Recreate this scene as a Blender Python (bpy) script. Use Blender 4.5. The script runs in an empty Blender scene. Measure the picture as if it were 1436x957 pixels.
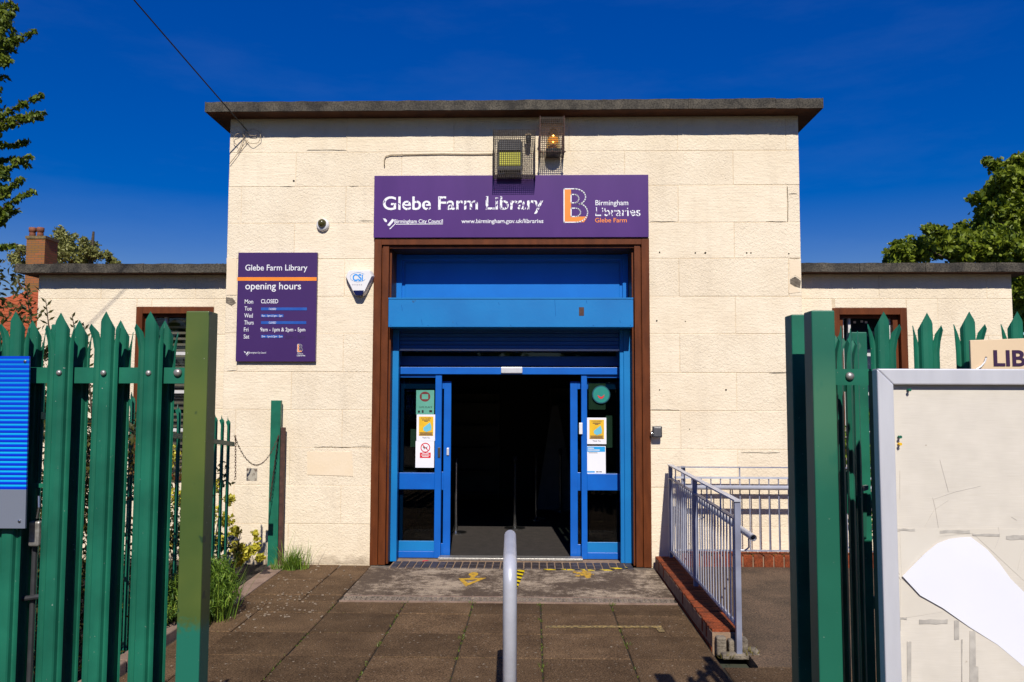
import bpy, bmesh, math, random
import numpy as np
from mathutils import Matrix, Vector
random.seed(7)
S = bpy.context.scene
COL = S.collection
# ------------------------------------------------------------------ camera
F, CX, CY = 1150.0, 718.0, 478.5            # focal length and centre in photograph pixels
yaw, pit, rol = math.radians(1.49), math.radians(3.95), 0.003
CAMP = Vector((0, 0, 1.83))
f0 = Vector((-math.sin(yaw)*math.cos(pit), math.cos(yaw)*math.cos(pit), math.sin(pit)))
r0 = Vector((math.cos(yaw), math.sin(yaw), 0)); u0 = r0.cross(f0)
rr = r0*math.cos(rol)+u0*math.sin(rol); uu = u0*math.cos(rol)-r0*math.sin(rol)
cam = bpy.data.cameras.new('camera'); cam_o = bpy.data.objects.new('camera', cam); COL.objects.link(cam_o)
cam.sensor_width = 36; cam.lens = 36*F/1436; cam.clip_end = 1000; cam.clip_start = 0.05
cam_o.matrix_world = Matrix(((rr.x, uu.x, -f0.x, CAMP.x), (rr.y, uu.y, -f0.y, CAMP.y), (rr.z, uu.z, -f0.z, CAMP.z), (0, 0, 0, 1)))
S.camera = cam_o
# ------------------------------------------------------------------ sky, sun, exposure
SUN_EL = math.radians(41.8); SUN_DX = -0.077     # light travels (SUN_DX, 1) on the ground
wd = bpy.data.worlds.new('World'); S.world = wd; wd.use_nodes = True
nt = wd.node_tree; nt.nodes.clear()
sky = nt.nodes.new('ShaderNodeTexSky'); sky.sky_type = 'NISHITA'; sky.sun_disc = False
sky.sun_elevation = SUN_EL; sky.sun_rotation = math.pi - math.atan(0.077)
sky.air_density = 1.0; sky.dust_density = 0.0; sky.ozone_density = 3.0
hs = nt.nodes.new('ShaderNodeHueSaturation'); hs.inputs['Saturation'].default_value = 2.25; hs.inputs['Hue'].default_value = 0.5365; hs.inputs['Value'].default_value = 1.15
gm = nt.nodes.new('ShaderNodeGamma'); gm.inputs['Gamma'].default_value = 0.6
bg = nt.nodes.new('ShaderNodeBackground'); bg.inputs['Strength'].default_value = 0.14
wo = nt.nodes.new('ShaderNodeOutputWorld')
nt.links.new(sky.outputs[0], gm.inputs[0]); nt.links.new(gm.outputs[0], hs.inputs['Color']); tc = nt.nodes.new('ShaderNodeTexCoord'); mpw = nt.nodes.new('ShaderNodeMapping'); mpw.inputs['Scale'].default_value = (2.2, 2.2, 9.0); mpw.inputs['Rotation'].default_value = (0, .25, 0)
cn = nt.nodes.new('ShaderNodeTexNoise'); cn.inputs['Scale'].default_value = 1.6; cn.inputs['Detail'].default_value = 8; cn.inputs['Roughness'].default_value = .6
cr_ = nt.nodes.new('ShaderNodeMapRange'); cr_.inputs[1].default_value = .46; cr_.inputs[2].default_value = .80; cr_.inputs[4].default_value = .03
cm = nt.nodes.new('ShaderNodeMixRGB'); cm.inputs[2].default_value = (3.4, 4.6, 6.0, 1)
nt.links.new(tc.outputs['Generated'], mpw.inputs[0]); nt.links.new(mpw.outputs[0], cn.inputs[0]); nt.links.new(cn.outputs[0], cr_.inputs[0]); nt.links.new(cr_.outputs[0], cm.inputs[0])
nt.links.new(hs.outputs[0], cm.inputs[1]); nt.links.new(cm.outputs[0], bg.inputs[0]); nt.links.new(bg.outputs[0], wo.inputs[0])
sl = bpy.data.lights.new('sun', 'SUN'); sl.energy = 5.0; sl.angle = math.radians(0.5); sl.color = (1.0, 0.95, 0.86)
so = bpy.data.objects.new('sun', sl); COL.objects.link(so)
ld = Vector((SUN_DX, 1, -math.tan(SUN_EL)*math.hypot(1, SUN_DX)))
so.rotation_euler = ld.to_track_quat('-Z', 'Y').to_euler(); so.location = (2, -10, 12)
S.view_settings.view_transform = 'Standard'; S.view_settings.look = 'None'
S.view_settings.exposure = 0.0; S.view_settings.gamma = 1.0

# ------------------------------------------------------------------ helpers
def ray(px, py): return f0+rr*((px-CX)/F)+uu*((CY-py)/F)
def W(px, py, Y):
    d = ray(px, py); return CAMP+d*(Y/d.y)
def G(px, py, z=0.0):
    d = ray(px, py); return CAMP+d*((z-1.83)/d.z)
org = {}
def thing(name, label, cat, loc=(0, 0, 0), group=None, kind=None):
    o = bpy.data.objects.new(name, None); COL.objects.link(o); o.location = loc; o.empty_display_size = 0.1
    org[o] = Vector(loc); o['label'] = label
    if cat: o['category'] = cat
    if group: o['group'] = group
    if kind: o['kind'] = kind
    return o
def tag(o, label=None, cat=None, group=None, kind=None):
    if label: o['label'] = label
    if cat: o['category'] = cat
    if group: o['group'] = group
    if kind: o['kind'] = kind
    return o
def place(name, mesh, parent, loc, rot=(0, 0, 0), scale=(1, 1, 1)):
    o = bpy.data.objects.new(name, mesh); COL.objects.link(o)
    if parent is not None: o.parent = parent; o.location = Vector(loc)-org[parent]; org[o] = Vector(loc)
    else: o.location = loc; org[o] = Vector(loc)
    o.rotation_euler = rot; o.scale = scale
    return o
class M:
    def __init__(s): s.v = []; s.f = []; s.mi = []; s.m = 0
    def add(s, vs, fs):
        b = len(s.v); s.v += [tuple(v) for v in vs]; s.f += [tuple(i+b for i in f) for f in fs]; s.mi += [s.m]*len(fs); return s
    def box(s, x0, x1, y0, y1, z0, z1):
        return s.add([(x0, y0, z0), (x1, y0, z0), (x1, y1, z0), (x0, y1, z0), (x0, y0, z1), (x1, y0, z1), (x1, y1, z1), (x0, y1, z1)],
            [(0, 3, 2, 1), (4, 5, 6, 7), (0, 1, 5, 4), (1, 2, 6, 5), (2, 3, 7, 6), (3, 0, 4, 7)])
    def prism(s, pts, y0, y1):          # polygon in x,z (counter-clockwise seen from -y) extruded along y
        n = len(pts)
        vs = [(p[0], y0, p[1]) for p in pts]+[(p[0], y1, p[1]) for p in pts]
        return s.add(vs, [tuple(range(n)), tuple(range(2*n-1, n-1, -1))]+[(i, i+n, (i+1) % n+n, (i+1) % n) for i in range(n)])
    def flat(s, pts, z0, z1):           # polygon in x,y extruded in z
        n = len(pts)
        vs = [(p[0], p[1], z1) for p in pts]+[(p[0], p[1], z0) for p in pts]
        return s.add(vs, [tuple(range(n)), tuple(range(2*n-1, n-1, -1))]+[(i, i+n, (i+1) % n+n, (i+1) % n) for i in range(n)])
    def tube(s, pts, r, n=8, cap=True):
        pts = [Vector(p) for p in pts]; rs = r if isinstance(r, (list, tuple)) else [r]*len(pts)
        up = None; vs = []; fs = []
        for i, p in enumerate(pts):
            a = pts[max(i-1, 0)]; b = pts[min(i+1, len(pts)-1)]; d = (b-a)
            if d.length < 1e-9: d = Vector((0, 0, 1))
            d.normalize()
            if up is None: up = Vector((0, 0, 1)) if abs(d.z) < .9 else Vector((1, 0, 0))
            e = d.cross(up)
            if e.length < 1e-5: e = d.cross(Vector((1, .3, 0)))
            e.normalize(); g = e.cross(d); up = g
            for k in range(n):
                t = 2*math.pi*k/n; vs.append(p+e*(math.cos(t)*rs[i])+g*(math.sin(t)*rs[i]))
        for i in range(len(pts)-1):
            for k in range(n):
                fs.append((i*n+k, i*n+(k+1) % n, (i+1)*n+(k+1) % n, (i+1)*n+k))
        if cap: fs += [tuple(range(n-1, -1, -1)), tuple(range((len(pts)-1)*n, len(pts)*n))]
        return s.add(vs, fs)
    def lathe(s, c, prof, n=16, axis='z'):   # prof: (radius, height)
        vs = []; fs = []
        for (r, h) in prof:
            for k in range(n):
                t = 2*math.pi*k/n; a, b = r*math.cos(t), r*math.sin(t)
                v = (a, b, h) if axis == 'z' else (a, -h, b)
                vs.append((c[0]+v[0], c[1]+v[1], c[2]+v[2]))
        for i in range(len(prof)-1):
            for k in range(n): fs.append((i*n+k, i*n+(k+1) % n, (i+1)*n+(k+1) % n, (i+1)*n+k))
        fs += [tuple(range(n-1, -1, -1)), tuple(range((len(prof)-1)*n, len(prof)*n))]
        return s.add(vs, fs)
    def mesh(s, name, mats, off=(0, 0, 0), smooth=False):
        me = bpy.data.meshes.new(name); o = Vector(off)
        me.from_pydata([tuple(Vector(v)-o) for v in s.v], [], s.f)
        for m in (mats if isinstance(mats, (list, tuple)) else [mats]): me.materials.append(m)
        if any(s.mi): me.polygons.foreach_set('material_index', s.mi)
        bm = bmesh.new(); bm.from_mesh(me); bmesh.ops.recalc_face_normals(bm, faces=bm.faces); bm.to_mesh(me); bm.free()
        if smooth: me.polygons.foreach_set('use_smooth', [True]*len(me.polygons))
        me.update(); return me
    def build(s, name, mats, parent=None, bevel=0, smooth=False, **kw):
        if parent is not None: off = org[parent]
        else:
            a = np.array(s.v); off = Vector(((a[:, 0].min()+a[:, 0].max())/2, (a[:, 1].min()+a[:, 1].max())/2, a[:, 2].min()))
        o = bpy.data.objects.new(name, s.mesh(name, mats, off, smooth)); COL.objects.link(o)
        if parent is not None: o.parent = parent
        else: o.location = off
        org[o] = Vector(off)
        if bevel:
            b = o.modifiers.new('bevel', 'BEVEL'); b.width = bevel; b.segments = 2; b.limit_method = 'ANGLE'; b.angle_limit = math.radians(40)
        if smooth:
            pass
        return tag(o, **kw)

# ------------------------------------------------------------------ materials
def nodes(name):
    m = bpy.data.materials.new(name); m.use_nodes = True; t = m.node_tree
    p = t.nodes['Principled BSDF']; return m, t, p, t.nodes.new, t.links.new
def col4(c): return (c[0], c[1], c[2], 1)
def pm(name, c1, c2=None, scale=8.0, rough=0.6, bump=0.0, bscale=60.0, metal=0.0, stretch=(1, 1, 1), spec=0.5, spots=None, spot_scale=30, spot_amt=0.1, contrast=(0.35, 0.65), grain=None):
    m, t, p, N, L = nodes(name)
    geo = N('ShaderNodeNewGeometry'); mp = N('ShaderNodeMapping'); L(geo.outputs['Position'], mp.inputs[0]); mp.inputs['Scale'].default_value = stretch
    nz = N('ShaderNodeTexNoise'); nz.inputs['Scale'].default_value = scale; nz.inputs['Detail'].default_value = 6; L(mp.outputs[0], nz.inputs[0])
    cr = N('ShaderNodeValToRGB'); L(nz.outputs[0], cr.inputs[0]); c2 = c2 or tuple(x*0.85 for x in c1)
    cr.color_ramp.elements[0].position = contrast[0]; cr.color_ramp.elements[1].position = contrast[1]
    cr.color_ramp.elements[0].color = col4(c2); cr.color_ramp.elements[1].color = col4(c1)
    out = cr.outputs[0]
    if spots:
        n2 = N('ShaderNodeTexNoise'); n2.inputs['Scale'].default_value = spot_scale; n2.inputs['Detail'].default_value = 3; L(geo.outputs['Position'], n2.inputs[0])
        r2 = N('ShaderNodeValToRGB'); L(n2.outputs[0], r2.inputs[0]); r2.color_ramp.elements[0].position = 0.75-spot_amt; r2.color_ramp.elements[1].position = 0.78-spot_amt
        mx = N('ShaderNodeMixRGB'); L(r2.outputs[0], mx.inputs[0]); L(out, mx.inputs[1]); mx.inputs[2].default_value = col4(spots); out = mx.outputs[0]
    if grain:
        n3 = N('ShaderNodeTexNoise'); n3.inputs['Scale'].default_value = grain[0]; n3.inputs['Detail'].default_value = 2; L(geo.outputs['Position'], n3.inputs[0])
        mr = N('ShaderNodeMapRange'); L(n3.outputs[0], mr.inputs[0]); mr.inputs[1].default_value = .3; mr.inputs[2].default_value = .7; mr.inputs[3].default_value = 1-grain[1]; mr.inputs[4].default_value = 1+grain[1]
        mx = N('ShaderNodeVectorMath'); mx.operation = 'SCALE'; L(out, mx.inputs[0]); L(mr.outputs[0], mx.inputs['Scale']); out = mx.outputs[0]
    L(out, p.inputs['Base Color'])
    p.inputs['Roughness'].default_value = rough; p.inputs['Metallic'].default_value = metal; p.inputs['Specular IOR Level'].default_value = spec
    if bump:
        nb = N('ShaderNodeTexNoise'); nb.inputs['Scale'].default_value = bscale; nb.inputs['Detail'].default_value = 4; L(mp.outputs[0], nb.inputs[0])
        b = N('ShaderNodeBump'); b.inputs['Strength'].default_value = 1; b.inputs['Distance'].default_value = bump; L(nb.outputs[0], b.inputs['Height']); L(b.outputs[0], p.inputs['Normal'])
    return m
# painted concrete block: stippled or combed finish, chosen per block
def block_material():
    m, t, p, N, L = nodes('cream_masonry_paint')
    geo = N('ShaderNodeNewGeometry'); oi = N('ShaderNodeObjectInfo')
    big = N('ShaderNodeTexNoise'); big.inputs['Scale'].default_value = 1.6; big.inputs['Detail'].default_value = 8; big.inputs['Roughness'].default_value = .65; L(geo.outputs['Position'], big.inputs[0])
    cr = N('ShaderNodeValToRGB'); L(big.outputs[0], cr.inputs[0])
    cr.color_ramp.elements[0].position = .3; cr.color_ramp.elements[0].color = (.735, .615, .45, 1)
    cr.color_ramp.elements[1].position = .62; cr.color_ramp.elements[1].color = (.83, .715, .545, 1)
    # per block tint
    mr = N('ShaderNodeMapRange'); L(oi.outputs['Random'], mr.inputs[0]); mr.inputs[3].default_value = .985; mr.inputs[4].default_value = 1.03
    vm = N('ShaderNodeVectorMath'); vm.operation = 'SCALE'; L(cr.outputs[0], vm.inputs[0]); L(mr.outputs[0], vm.inputs['Scale'])
    stp = N('ShaderNodeMapping'); stp.inputs['Scale'].default_value = (9, 9, .9); L(geo.outputs['Position'], stp.inputs[0]); stn = N('ShaderNodeTexNoise'); stn.inputs['Scale'].default_value = 1; stn.inputs['Detail'].default_value = 6; L(stp.outputs[0], stn.inputs[0])
    str_ = N('ShaderNodeMapRange'); L(stn.outputs[0], str_.inputs[0]); str_.inputs[1].default_value = .52; str_.inputs[2].default_value = .78; str_.inputs[3].default_value = 1.0; str_.inputs[4].default_value = .92
    vm0 = vm; vm = N('ShaderNodeVectorMath'); vm.operation = 'SCALE'; L(vm0.outputs[0], vm.inputs[0]); L(str_.outputs[0], vm.inputs['Scale'])
    # grime towards the ground
    sep = N('ShaderNodeSeparateXYZ'); L(geo.outputs['Position'], sep.inputs[0])
    gn = N('ShaderNodeTexNoise'); gn.inputs['Scale'].default_value = 9; gn.inputs['Detail'].default_value = 6; L(geo.outputs['Position'], gn.inputs[0])
    g1 = N('ShaderNodeMath'); g1.operation = 'MULTIPLY_ADD'; L(gn.outputs[0], g1.inputs[0]); g1.inputs[1].default_value = -.30; L(sep.outputs[2], g1.inputs[2])
    g2 = N('ShaderNodeMapRange'); L(g1.outputs[0], g2.inputs[0]); g2.inputs[1].default_value = -.16; g2.inputs[2].default_value = -.04; g2.inputs[3].default_value = .6; g2.inputs[4].default_value = 0
    mx = N('ShaderNodeMixRGB'); L(g2.outputs[0], mx.inputs[0]); L(vm.outputs[0], mx.inputs[1]); mx.inputs[2].default_value = (.22, .16, .10, 1)
    # tiny pits
    pn = N('ShaderNodeTexVoronoi'); pn.inputs['Scale'].default_value = 5.5; L(geo.outputs['Position'], pn.inputs[0])
    p1 = N('ShaderNodeMapRange'); L(pn.outputs['Distance'], p1.inputs[0]); p1.inputs[1].default_value = .012; p1.inputs[2].default_value = .03; p1.inputs[3].default_value = .75; p1.inputs[4].default_value = 0
    m2 = N('ShaderNodeMixRGB'); L(p1.outputs[0], m2.inputs[0]); L(mx.outputs[0], m2.inputs[1]); m2.inputs[2].default_value = (.16, .12, .08, 1)
    L(m2.outputs[0], p.inputs['Base Color']); p.inputs['Roughness'].default_value = .8; p.inputs['Specular IOR Level'].default_value = .25
    # bumps
    s = N('ShaderNodeTexNoise'); s.inputs['Scale'].default_value = 46; s.inputs['Detail'].default_value = 3; s.inputs['Distortion'].default_value = .7; L(geo.outputs['Position'], s.inputs[0])
    mp = N('ShaderNodeMapping'); mp.inputs['Scale'].default_value = (7, 7, 60); L(geo.outputs['Position'], mp.inputs[0])
    h = N('ShaderNodeTexNoise'); h.inputs['Scale'].default_value = 1; h.inputs['Detail'].default_value = 4; L(mp.outputs[0], h.inputs[0])
    sel = N('ShaderNodeMapRange'); L(oi.outputs['Random'], sel.inputs[0]); sel.inputs[1].default_value = .45; sel.inputs[2].default_value = .75
    sel.inputs[3].default_value = .0; sel.inputs[4].default_value = .42
    mix = N('ShaderNodeMix'); L(sel.outputs[0], mix.inputs[0]); L(s.outputs[0], mix.inputs[2]); L(h.outputs[0], mix.inputs[3])
    lo = N('ShaderNodeTexNoise'); lo.inputs['Scale'].default_value = 7; lo.inputs['Detail'].default_value = 2; L(geo.outputs['Position'], lo.inputs[0])
    ad = N('ShaderNodeMath'); ad.operation = 'MULTIPLY_ADD'; L(lo.outputs[0], ad.inputs[0]); ad.inputs[1].default_value = .6; L(mix.outputs[0], ad.inputs[2])
    b = N('ShaderNodeBump'); b.inputs['Distance'].default_value = .0095; L(ad.outputs[0], b.inputs['Height']); L(b.outputs[0], p.inputs['Normal'])
    return m
def stripes(name, c1, c2, k, d=(1, 1, 0), duty=.5, rough=.5):
    m, t, p, N, L = nodes(name)
    geo = N('ShaderNodeNewGeometry'); dp = N('ShaderNodeVectorMath'); dp.operation = 'DOT_PRODUCT'; L(geo.outputs['Position'], dp.inputs[0]); dp.inputs[1].default_value = [x*k for x in d]
    fr = N('ShaderNodeMath'); fr.operation = 'FRACT'; L(dp.outputs['Value'], fr.inputs[0])
    gt = N('ShaderNodeMath'); gt.operation = 'GREATER_THAN'; L(fr.outputs[0], gt.inputs[0]); gt.inputs[1].default_value = duty
    mx = N('ShaderNodeMixRGB'); L(gt.outputs[0], mx.inputs[0]); mx.inputs[1].default_value = col4(c1); mx.inputs[2].default_value = col4(c2)
    L(mx.outputs[0], p.inputs['Base Color']); p.inputs['Roughness'].default_value = rough
    return m, t, p, N, L, fr
def glass(name, tint=(.25, .3, .28), f=1.5, base=.04):
    m, t, p, N, L = nodes(name); t.nodes.remove(p)
    tr = N('ShaderNodeBsdfTransparent'); tr.inputs[0].default_value = col4(tint)
    gl = N('ShaderNodeBsdfGlossy'); gl.inputs['Roughness'].default_value = .02
    fr = N('ShaderNodeFresnel'); fr.inputs[0].default_value = f
    ge = N('ShaderNodeNewGeometry'); iv = N('ShaderNodeMath'); iv.operation = 'SUBTRACT'; iv.inputs[0].default_value = 1; L(ge.outputs['Backfacing'], iv.inputs[1]); ml = N('ShaderNodeMath'); ml.operation = 'MULTIPLY'; L(fr.outputs[0], ml.inputs[0]); L(iv.outputs[0], ml.inputs[1])
    mx = N('ShaderNodeMixShader'); L(ml.outputs[0], mx.inputs[0]); L(tr.outputs[0], mx.inputs[1]); L(gl.outputs[0], mx.inputs[2])
    L(mx.outputs[0], t.nodes['Material Output'].inputs[0]); return m
def emis(name, c, s):
    m, t, p, N, L = nodes(name); p.inputs['Base Color'].default_value = col4(c); p.inputs['Emission Color'].default_value = col4(c); p.inputs['Emission Strength'].default_value = s; return m
def leaf(name, c1, c2, c3=None, trans=.35, rough=.5):
    m, t, p, N, L = nodes(name)
    at = N('ShaderNodeAttribute'); at.attribute_name = 'tone'
    cr = N('ShaderNodeValToRGB'); L(at.outputs['Fac'], cr.inputs[0]); cr.color_ramp.elements[0].color = col4(c1); cr.color_ramp.elements[1].color = col4(c2)
    if c3: e = cr.color_ramp.elements.new(.93); e.color = col4(c2); cr.color_ramp.elements[2].color = col4(c3)
    p.inputs['Roughness'].default_value = rough; p.inputs['Specular IOR Level'].default_value = .35; L(cr.outputs[0], p.inputs['Base Color'])
    tl = N('ShaderNodeBsdfTranslucent'); L(cr.outputs[0], tl.inputs[0])
    mx = N('ShaderNodeMixShader'); mx.inputs[0].default_value = trans; L(p.outputs[0], mx.inputs[1]); L(tl.outputs[0], mx.inputs[2]); L(mx.outputs[0], t.nodes['Material Output'].inputs[0])
    return m
def peel(name, c, under, amt, scale=38):
    m, t, p, N, L = nodes(name)
    geo = N('ShaderNodeNewGeometry'); mp = N('ShaderNodeMapping'); mp.inputs['Scale'].default_value = (1.7, 1, .8); mp.inputs['Rotation'].default_value = (0, .6, 0); L(geo.outputs['Position'], mp.inputs[0])
    nz = N('ShaderNodeTexNoise'); nz.inputs['Scale'].default_value = scale; nz.inputs['Detail'].default_value = 1; L(mp.outputs[0], nz.inputs[0])
    sep = N('ShaderNodeSeparateXYZ'); L(geo.outputs['Position'], sep.inputs[0])
    a = N('ShaderNodeMapRange'); L(sep.outputs[0], a.inputs[0]); a.inputs[1].default_value = -1.8; a.inputs[2].default_value = .1; a.inputs[3].default_value = amt-.07; a.inputs[4].default_value = amt+.06
    gt = N('ShaderNodeMath'); gt.operation = 'LESS_THAN'; L(nz.outputs[0], gt.inputs[0]); L(a.outputs[0], gt.inputs[1])
    mx = N('ShaderNodeMixRGB'); L(gt.outputs[0], mx.inputs[0]); mx.inputs[1].default_value = col4(c); mx.inputs[2].default_value = col4(under)
    L(mx.outputs[0], p.inputs['Base Color']); p.inputs['Roughness'].default_value = .5; return m

PURP = (.085, .026, .17)
mt = dict(
 block=block_material(),
 mortar=pm('painted_mortar', (.72, .59, .42), (.62, .50, .34), 20, .9, .003, 80),
 patch=pm('repainted_patch', (.80, .66, .48), (.78, .63, .44), 5, .7, .002, 40),
 felt=pm('mineral_roof_felt', (.085, .073, .055), (.030, .026, .021), 6, .9, .008, 90, grain=(75, .6)),
 soffit=pm('brown_soffit_board', (.085, .032, .014), (.05, .019, .009), 6, .7, spec=.2),
 brown=pm('brown_gloss_paint', (.140, .037, .010), (.095, .025, .007), 5, .5, .002, 55, stretch=(3, 3, .7), spots=(.03, .012, .006), spot_scale=55, spot_amt=.05, spec=.2),
 blue=pm('bright_blue_paint', (.001, .118, .52), (.001, .098, .45), 4, .38, .0008, 30),
 blue_pale=pm('faded_blue_paint', (.004, .19, .50), (.004, .155, .44), 1.8, .4, .0008, 30, spots=(.02, .10, .25), spot_scale=14, spot_amt=.02),
 blue_mid=pm('satin_blue_panel', (.001, .16, .55), (.001, .14, .50), 3, .35),
 purple=pm('purple_sign_panel', PURP, (.072, .021, .15), 1.4, .32, stretch=(2, 1, .6)),
 dpurple=pm('dark_purple_sign_panel', (.052, .018, .115), (.047, .015, .105), 1.5, .38),
 white=pm('white_print', (.80, .80, .82), (.76, .76, .79), 9, .5),
 greyprint=pm('grey_print', (.45, .42, .48), None, 9, .5),
 worn=peel('peeling_white_letters', (.84, .84, .86), (.085, .026, .17), .40, 42),
 worn2=peel('lightly_peeling_letters', (.82, .82, .84), (.10, .04, .17), .34, 60),
 orange=pm('orange_print', (.95, .27, .02), None, 9, .45),
 stripblue=pm('blue_cover_strip', (.02, .08, .38), (.03, .11, .42), 12, .3),
 ghost=pm('ghost_lettering', (.032, .011, .08), None, 9, .5),
 slab=None, tarmac=pm('ramp_tarmac', (.125, .078, .045), (.062, .040, .022), 2.2, .9, .008, 90, grain=(85, .6), spots=(.30, .25, .19), spot_scale=95, spot_amt=.045),
 concrete=pm('stained_concrete_apron', (.36, .27, .19), (.085, .058, .040), 5.5, .9, .008, 90, stretch=(.8, 1.1, 1), contrast=(.46, .66), grain=(80, .5), spots=(.42, .34, .26), spot_scale=60, spot_amt=.06),
 pink=pm('pinkish_concrete', (.30, .205, .155), (.20, .13, .095), 6, .9, .004, 120, grain=(200, .3)),
 soil=pm('dark_joint_soil', (.035, .026, .016), (.02, .014, .009), 12, 1, .006, 90),
 redbrick=pm('red_brick', (.26, .058, .020), (.12, .034, .016), 9, .9, .005, 90, grain=(80, .4), spec=.15),
 blubrick=pm('blue_engineering_brick', (.055, .042, .045), (.038, .028, .028), 8, .6, .003, 100),
 mortar2=pm('pale_brick_mortar', (.33, .22, .14), (.22, .14, .09), 14, .95, .004, 100),
 concrete_old=pm('old_grey_concrete', (.24, .20, .15), (.10, .08, .06), 14, .95, .012, 60),
 green=pm('green_powder_coat', (.013, .155, .092), (.008, .100, .060), 5, .42, .0006, 30, spots=(.36, .40, .34), spot_scale=110, spot_amt=.015, spec=.4),
 greendark=pm('older_green_paint', (.008, .095, .058), (.006, .075, .045), 3, .45, spots=(.3, .33, .28), spot_scale=50, spot_amt=-.02),
 bolt=pm('zinc_bolt', (.45, .43, .40), (.28, .26, .24), 60, .4, metal=.6),
 steel=pm('galvanised_grey_paint', (.55, .56, .62), (.46, .47, .53), 7, .38, .0008, 40, spots=(.10, .09, .09), spot_scale=40, spot_amt=-.005, metal=.15),
 railblue=pm('grey_blue_rail_paint', (.27, .285, .37), (.19, .20, .27), 7, .42, spots=(.06, .045, .04), spot_scale=45, spot_amt=.02),
 alu=pm('brushed_aluminium', (.68, .68, .72), (.62, .62, .66), 20, .36, metal=.25, stretch=(1, 1, .2)),
 chrome=pm('polished_steel', (.6, .6, .6), None, 10, .25, metal=1),
 board=pm('noticeboard_backing', (.70, .645, .565), (.63, .575, .49), 3, .5, .0002, 1, stretch=(5, 5, 500), grain=(14, .04), spots=(.44, .37, .28), spot_scale=26, spot_amt=-.01),
 paper=pm('white_paper', (.80, .80, .86), (.77, .77, .83), 3, .7),
 palepaper=pm('aged_paper', (.68, .63, .55), (.64, .585, .50), 4, .65),
 tape=pm('old_tape', (.40, .37, .33), (.56, .52, .46), 30, .35),
 cream=pm('cream_board', (.72, .55, .36), (.68, .51, .33), 2.5, .45),
 darkink=pm('dark_purple_ink', (.035, .008, .05), None, 9, .5),
 black=pm('black_plastic', (.02, .02, .022), None, 20, .45),
 dgrey=pm('dark_grey_metal', (.055, .056, .06), (.04, .04, .045), 20, .45, metal=.2),
 wire=pm('wire_mesh', (.16, .14, .12), (.09, .07, .055), 50, .55, metal=.4),
 plastic=pm('white_plastic', (.78, .76, .76), (.74, .72, .72), 5, .35),
 olive=pm('olive_dome', (.075, .065, .02), None, 5, .2),
 csiblue=pm('sky_blue_print', (.01, .32, .85), None, 9, .4),
 navy=pm('navy_lens', (.01, .012, .07), None, 9, .15),
 lens=emis('yellow_lamp_lens', (.42, .40, .02), .25),
 bulb=emis('glowing_bulb', (1.0, .50, .10), 22.0), amber=emis('amber_lamp_glass', (.60, .22, .02), 1.6),
 glass=glass('door_glass', (.42, .50, .46)), wglass=glass('window_glass', (.85, .88, .92), 1.6), lampglass=glass('bulkhead_glass', (.8, .75, .6)),
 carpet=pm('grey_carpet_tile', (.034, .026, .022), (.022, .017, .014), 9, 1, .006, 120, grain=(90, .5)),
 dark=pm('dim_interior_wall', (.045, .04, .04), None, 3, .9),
 cable=pm('black_cable', (.02, .018, .016), None, 9, .6), creamcable=pm('cream_cable', (.40, .31, .20), None, 9, .7),
 rust=pm('rusty_brown_steel', (.085, .034, .022), (.05, .02, .014), 20, .7, .002, 60),
 yellow=pm('yellow_poster_print', (.85, .50, .02), None, 9, .45), cyan=pm('mask_blue_print', (.16, .55, .72), None, 9, .5),
 red=pm('red_print', (.72, .015, .03), None, 9, .45), teal=pm('teal_poster', (.12, .38, .29), (.10, .33, .25), 9, .4), tealdark=pm('teal_disc', (.02, .25, .21), None, 9, .4),
 mint=pm('pale_mint_paper', (.36, .47, .36), None, 9, .6), maroon=pm('maroon_print', (.18, .03, .03), None, 9, .4),
 bark=pm('bark', (.09, .065, .045), (.05, .035, .022), 14, .95, .01, 40),
 tile=pm('clay_roof_tile', (.42, .095, .026), (.30, .062, .020), 5, .85, .004, 60),
 clay=pm('terracotta_pot', (.26, .09, .045), (.16, .055, .03), 9, .8),
 whitewin=pm('white_window_paint', (.62, .60, .58), (.55, .53, .50), 10, .45),
 blind=pm('beige_blind_slat', (.50, .40, .24), (.42, .34, .2), 9, .6),
 steelblue=pm('shutter_blue', (.008, .10, .36), (.007, .085, .31), 4, .42),
 spray=pm('yellow_spray_paint', (.62, .36, .02), (.30, .18, .05), 28, .8, contrast=(.35, .55)),
 spraydull=pm('worn_yellow_line', (.36, .25, .085), (.10, .07, .035), 40, .9, contrast=(.42, .6)),
)
mt['hazard'] = stripes('hazard_tape', (.80, .58, .01), (.02, .018, .015), 5.0, (1, 1.2, 0))[0]
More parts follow.
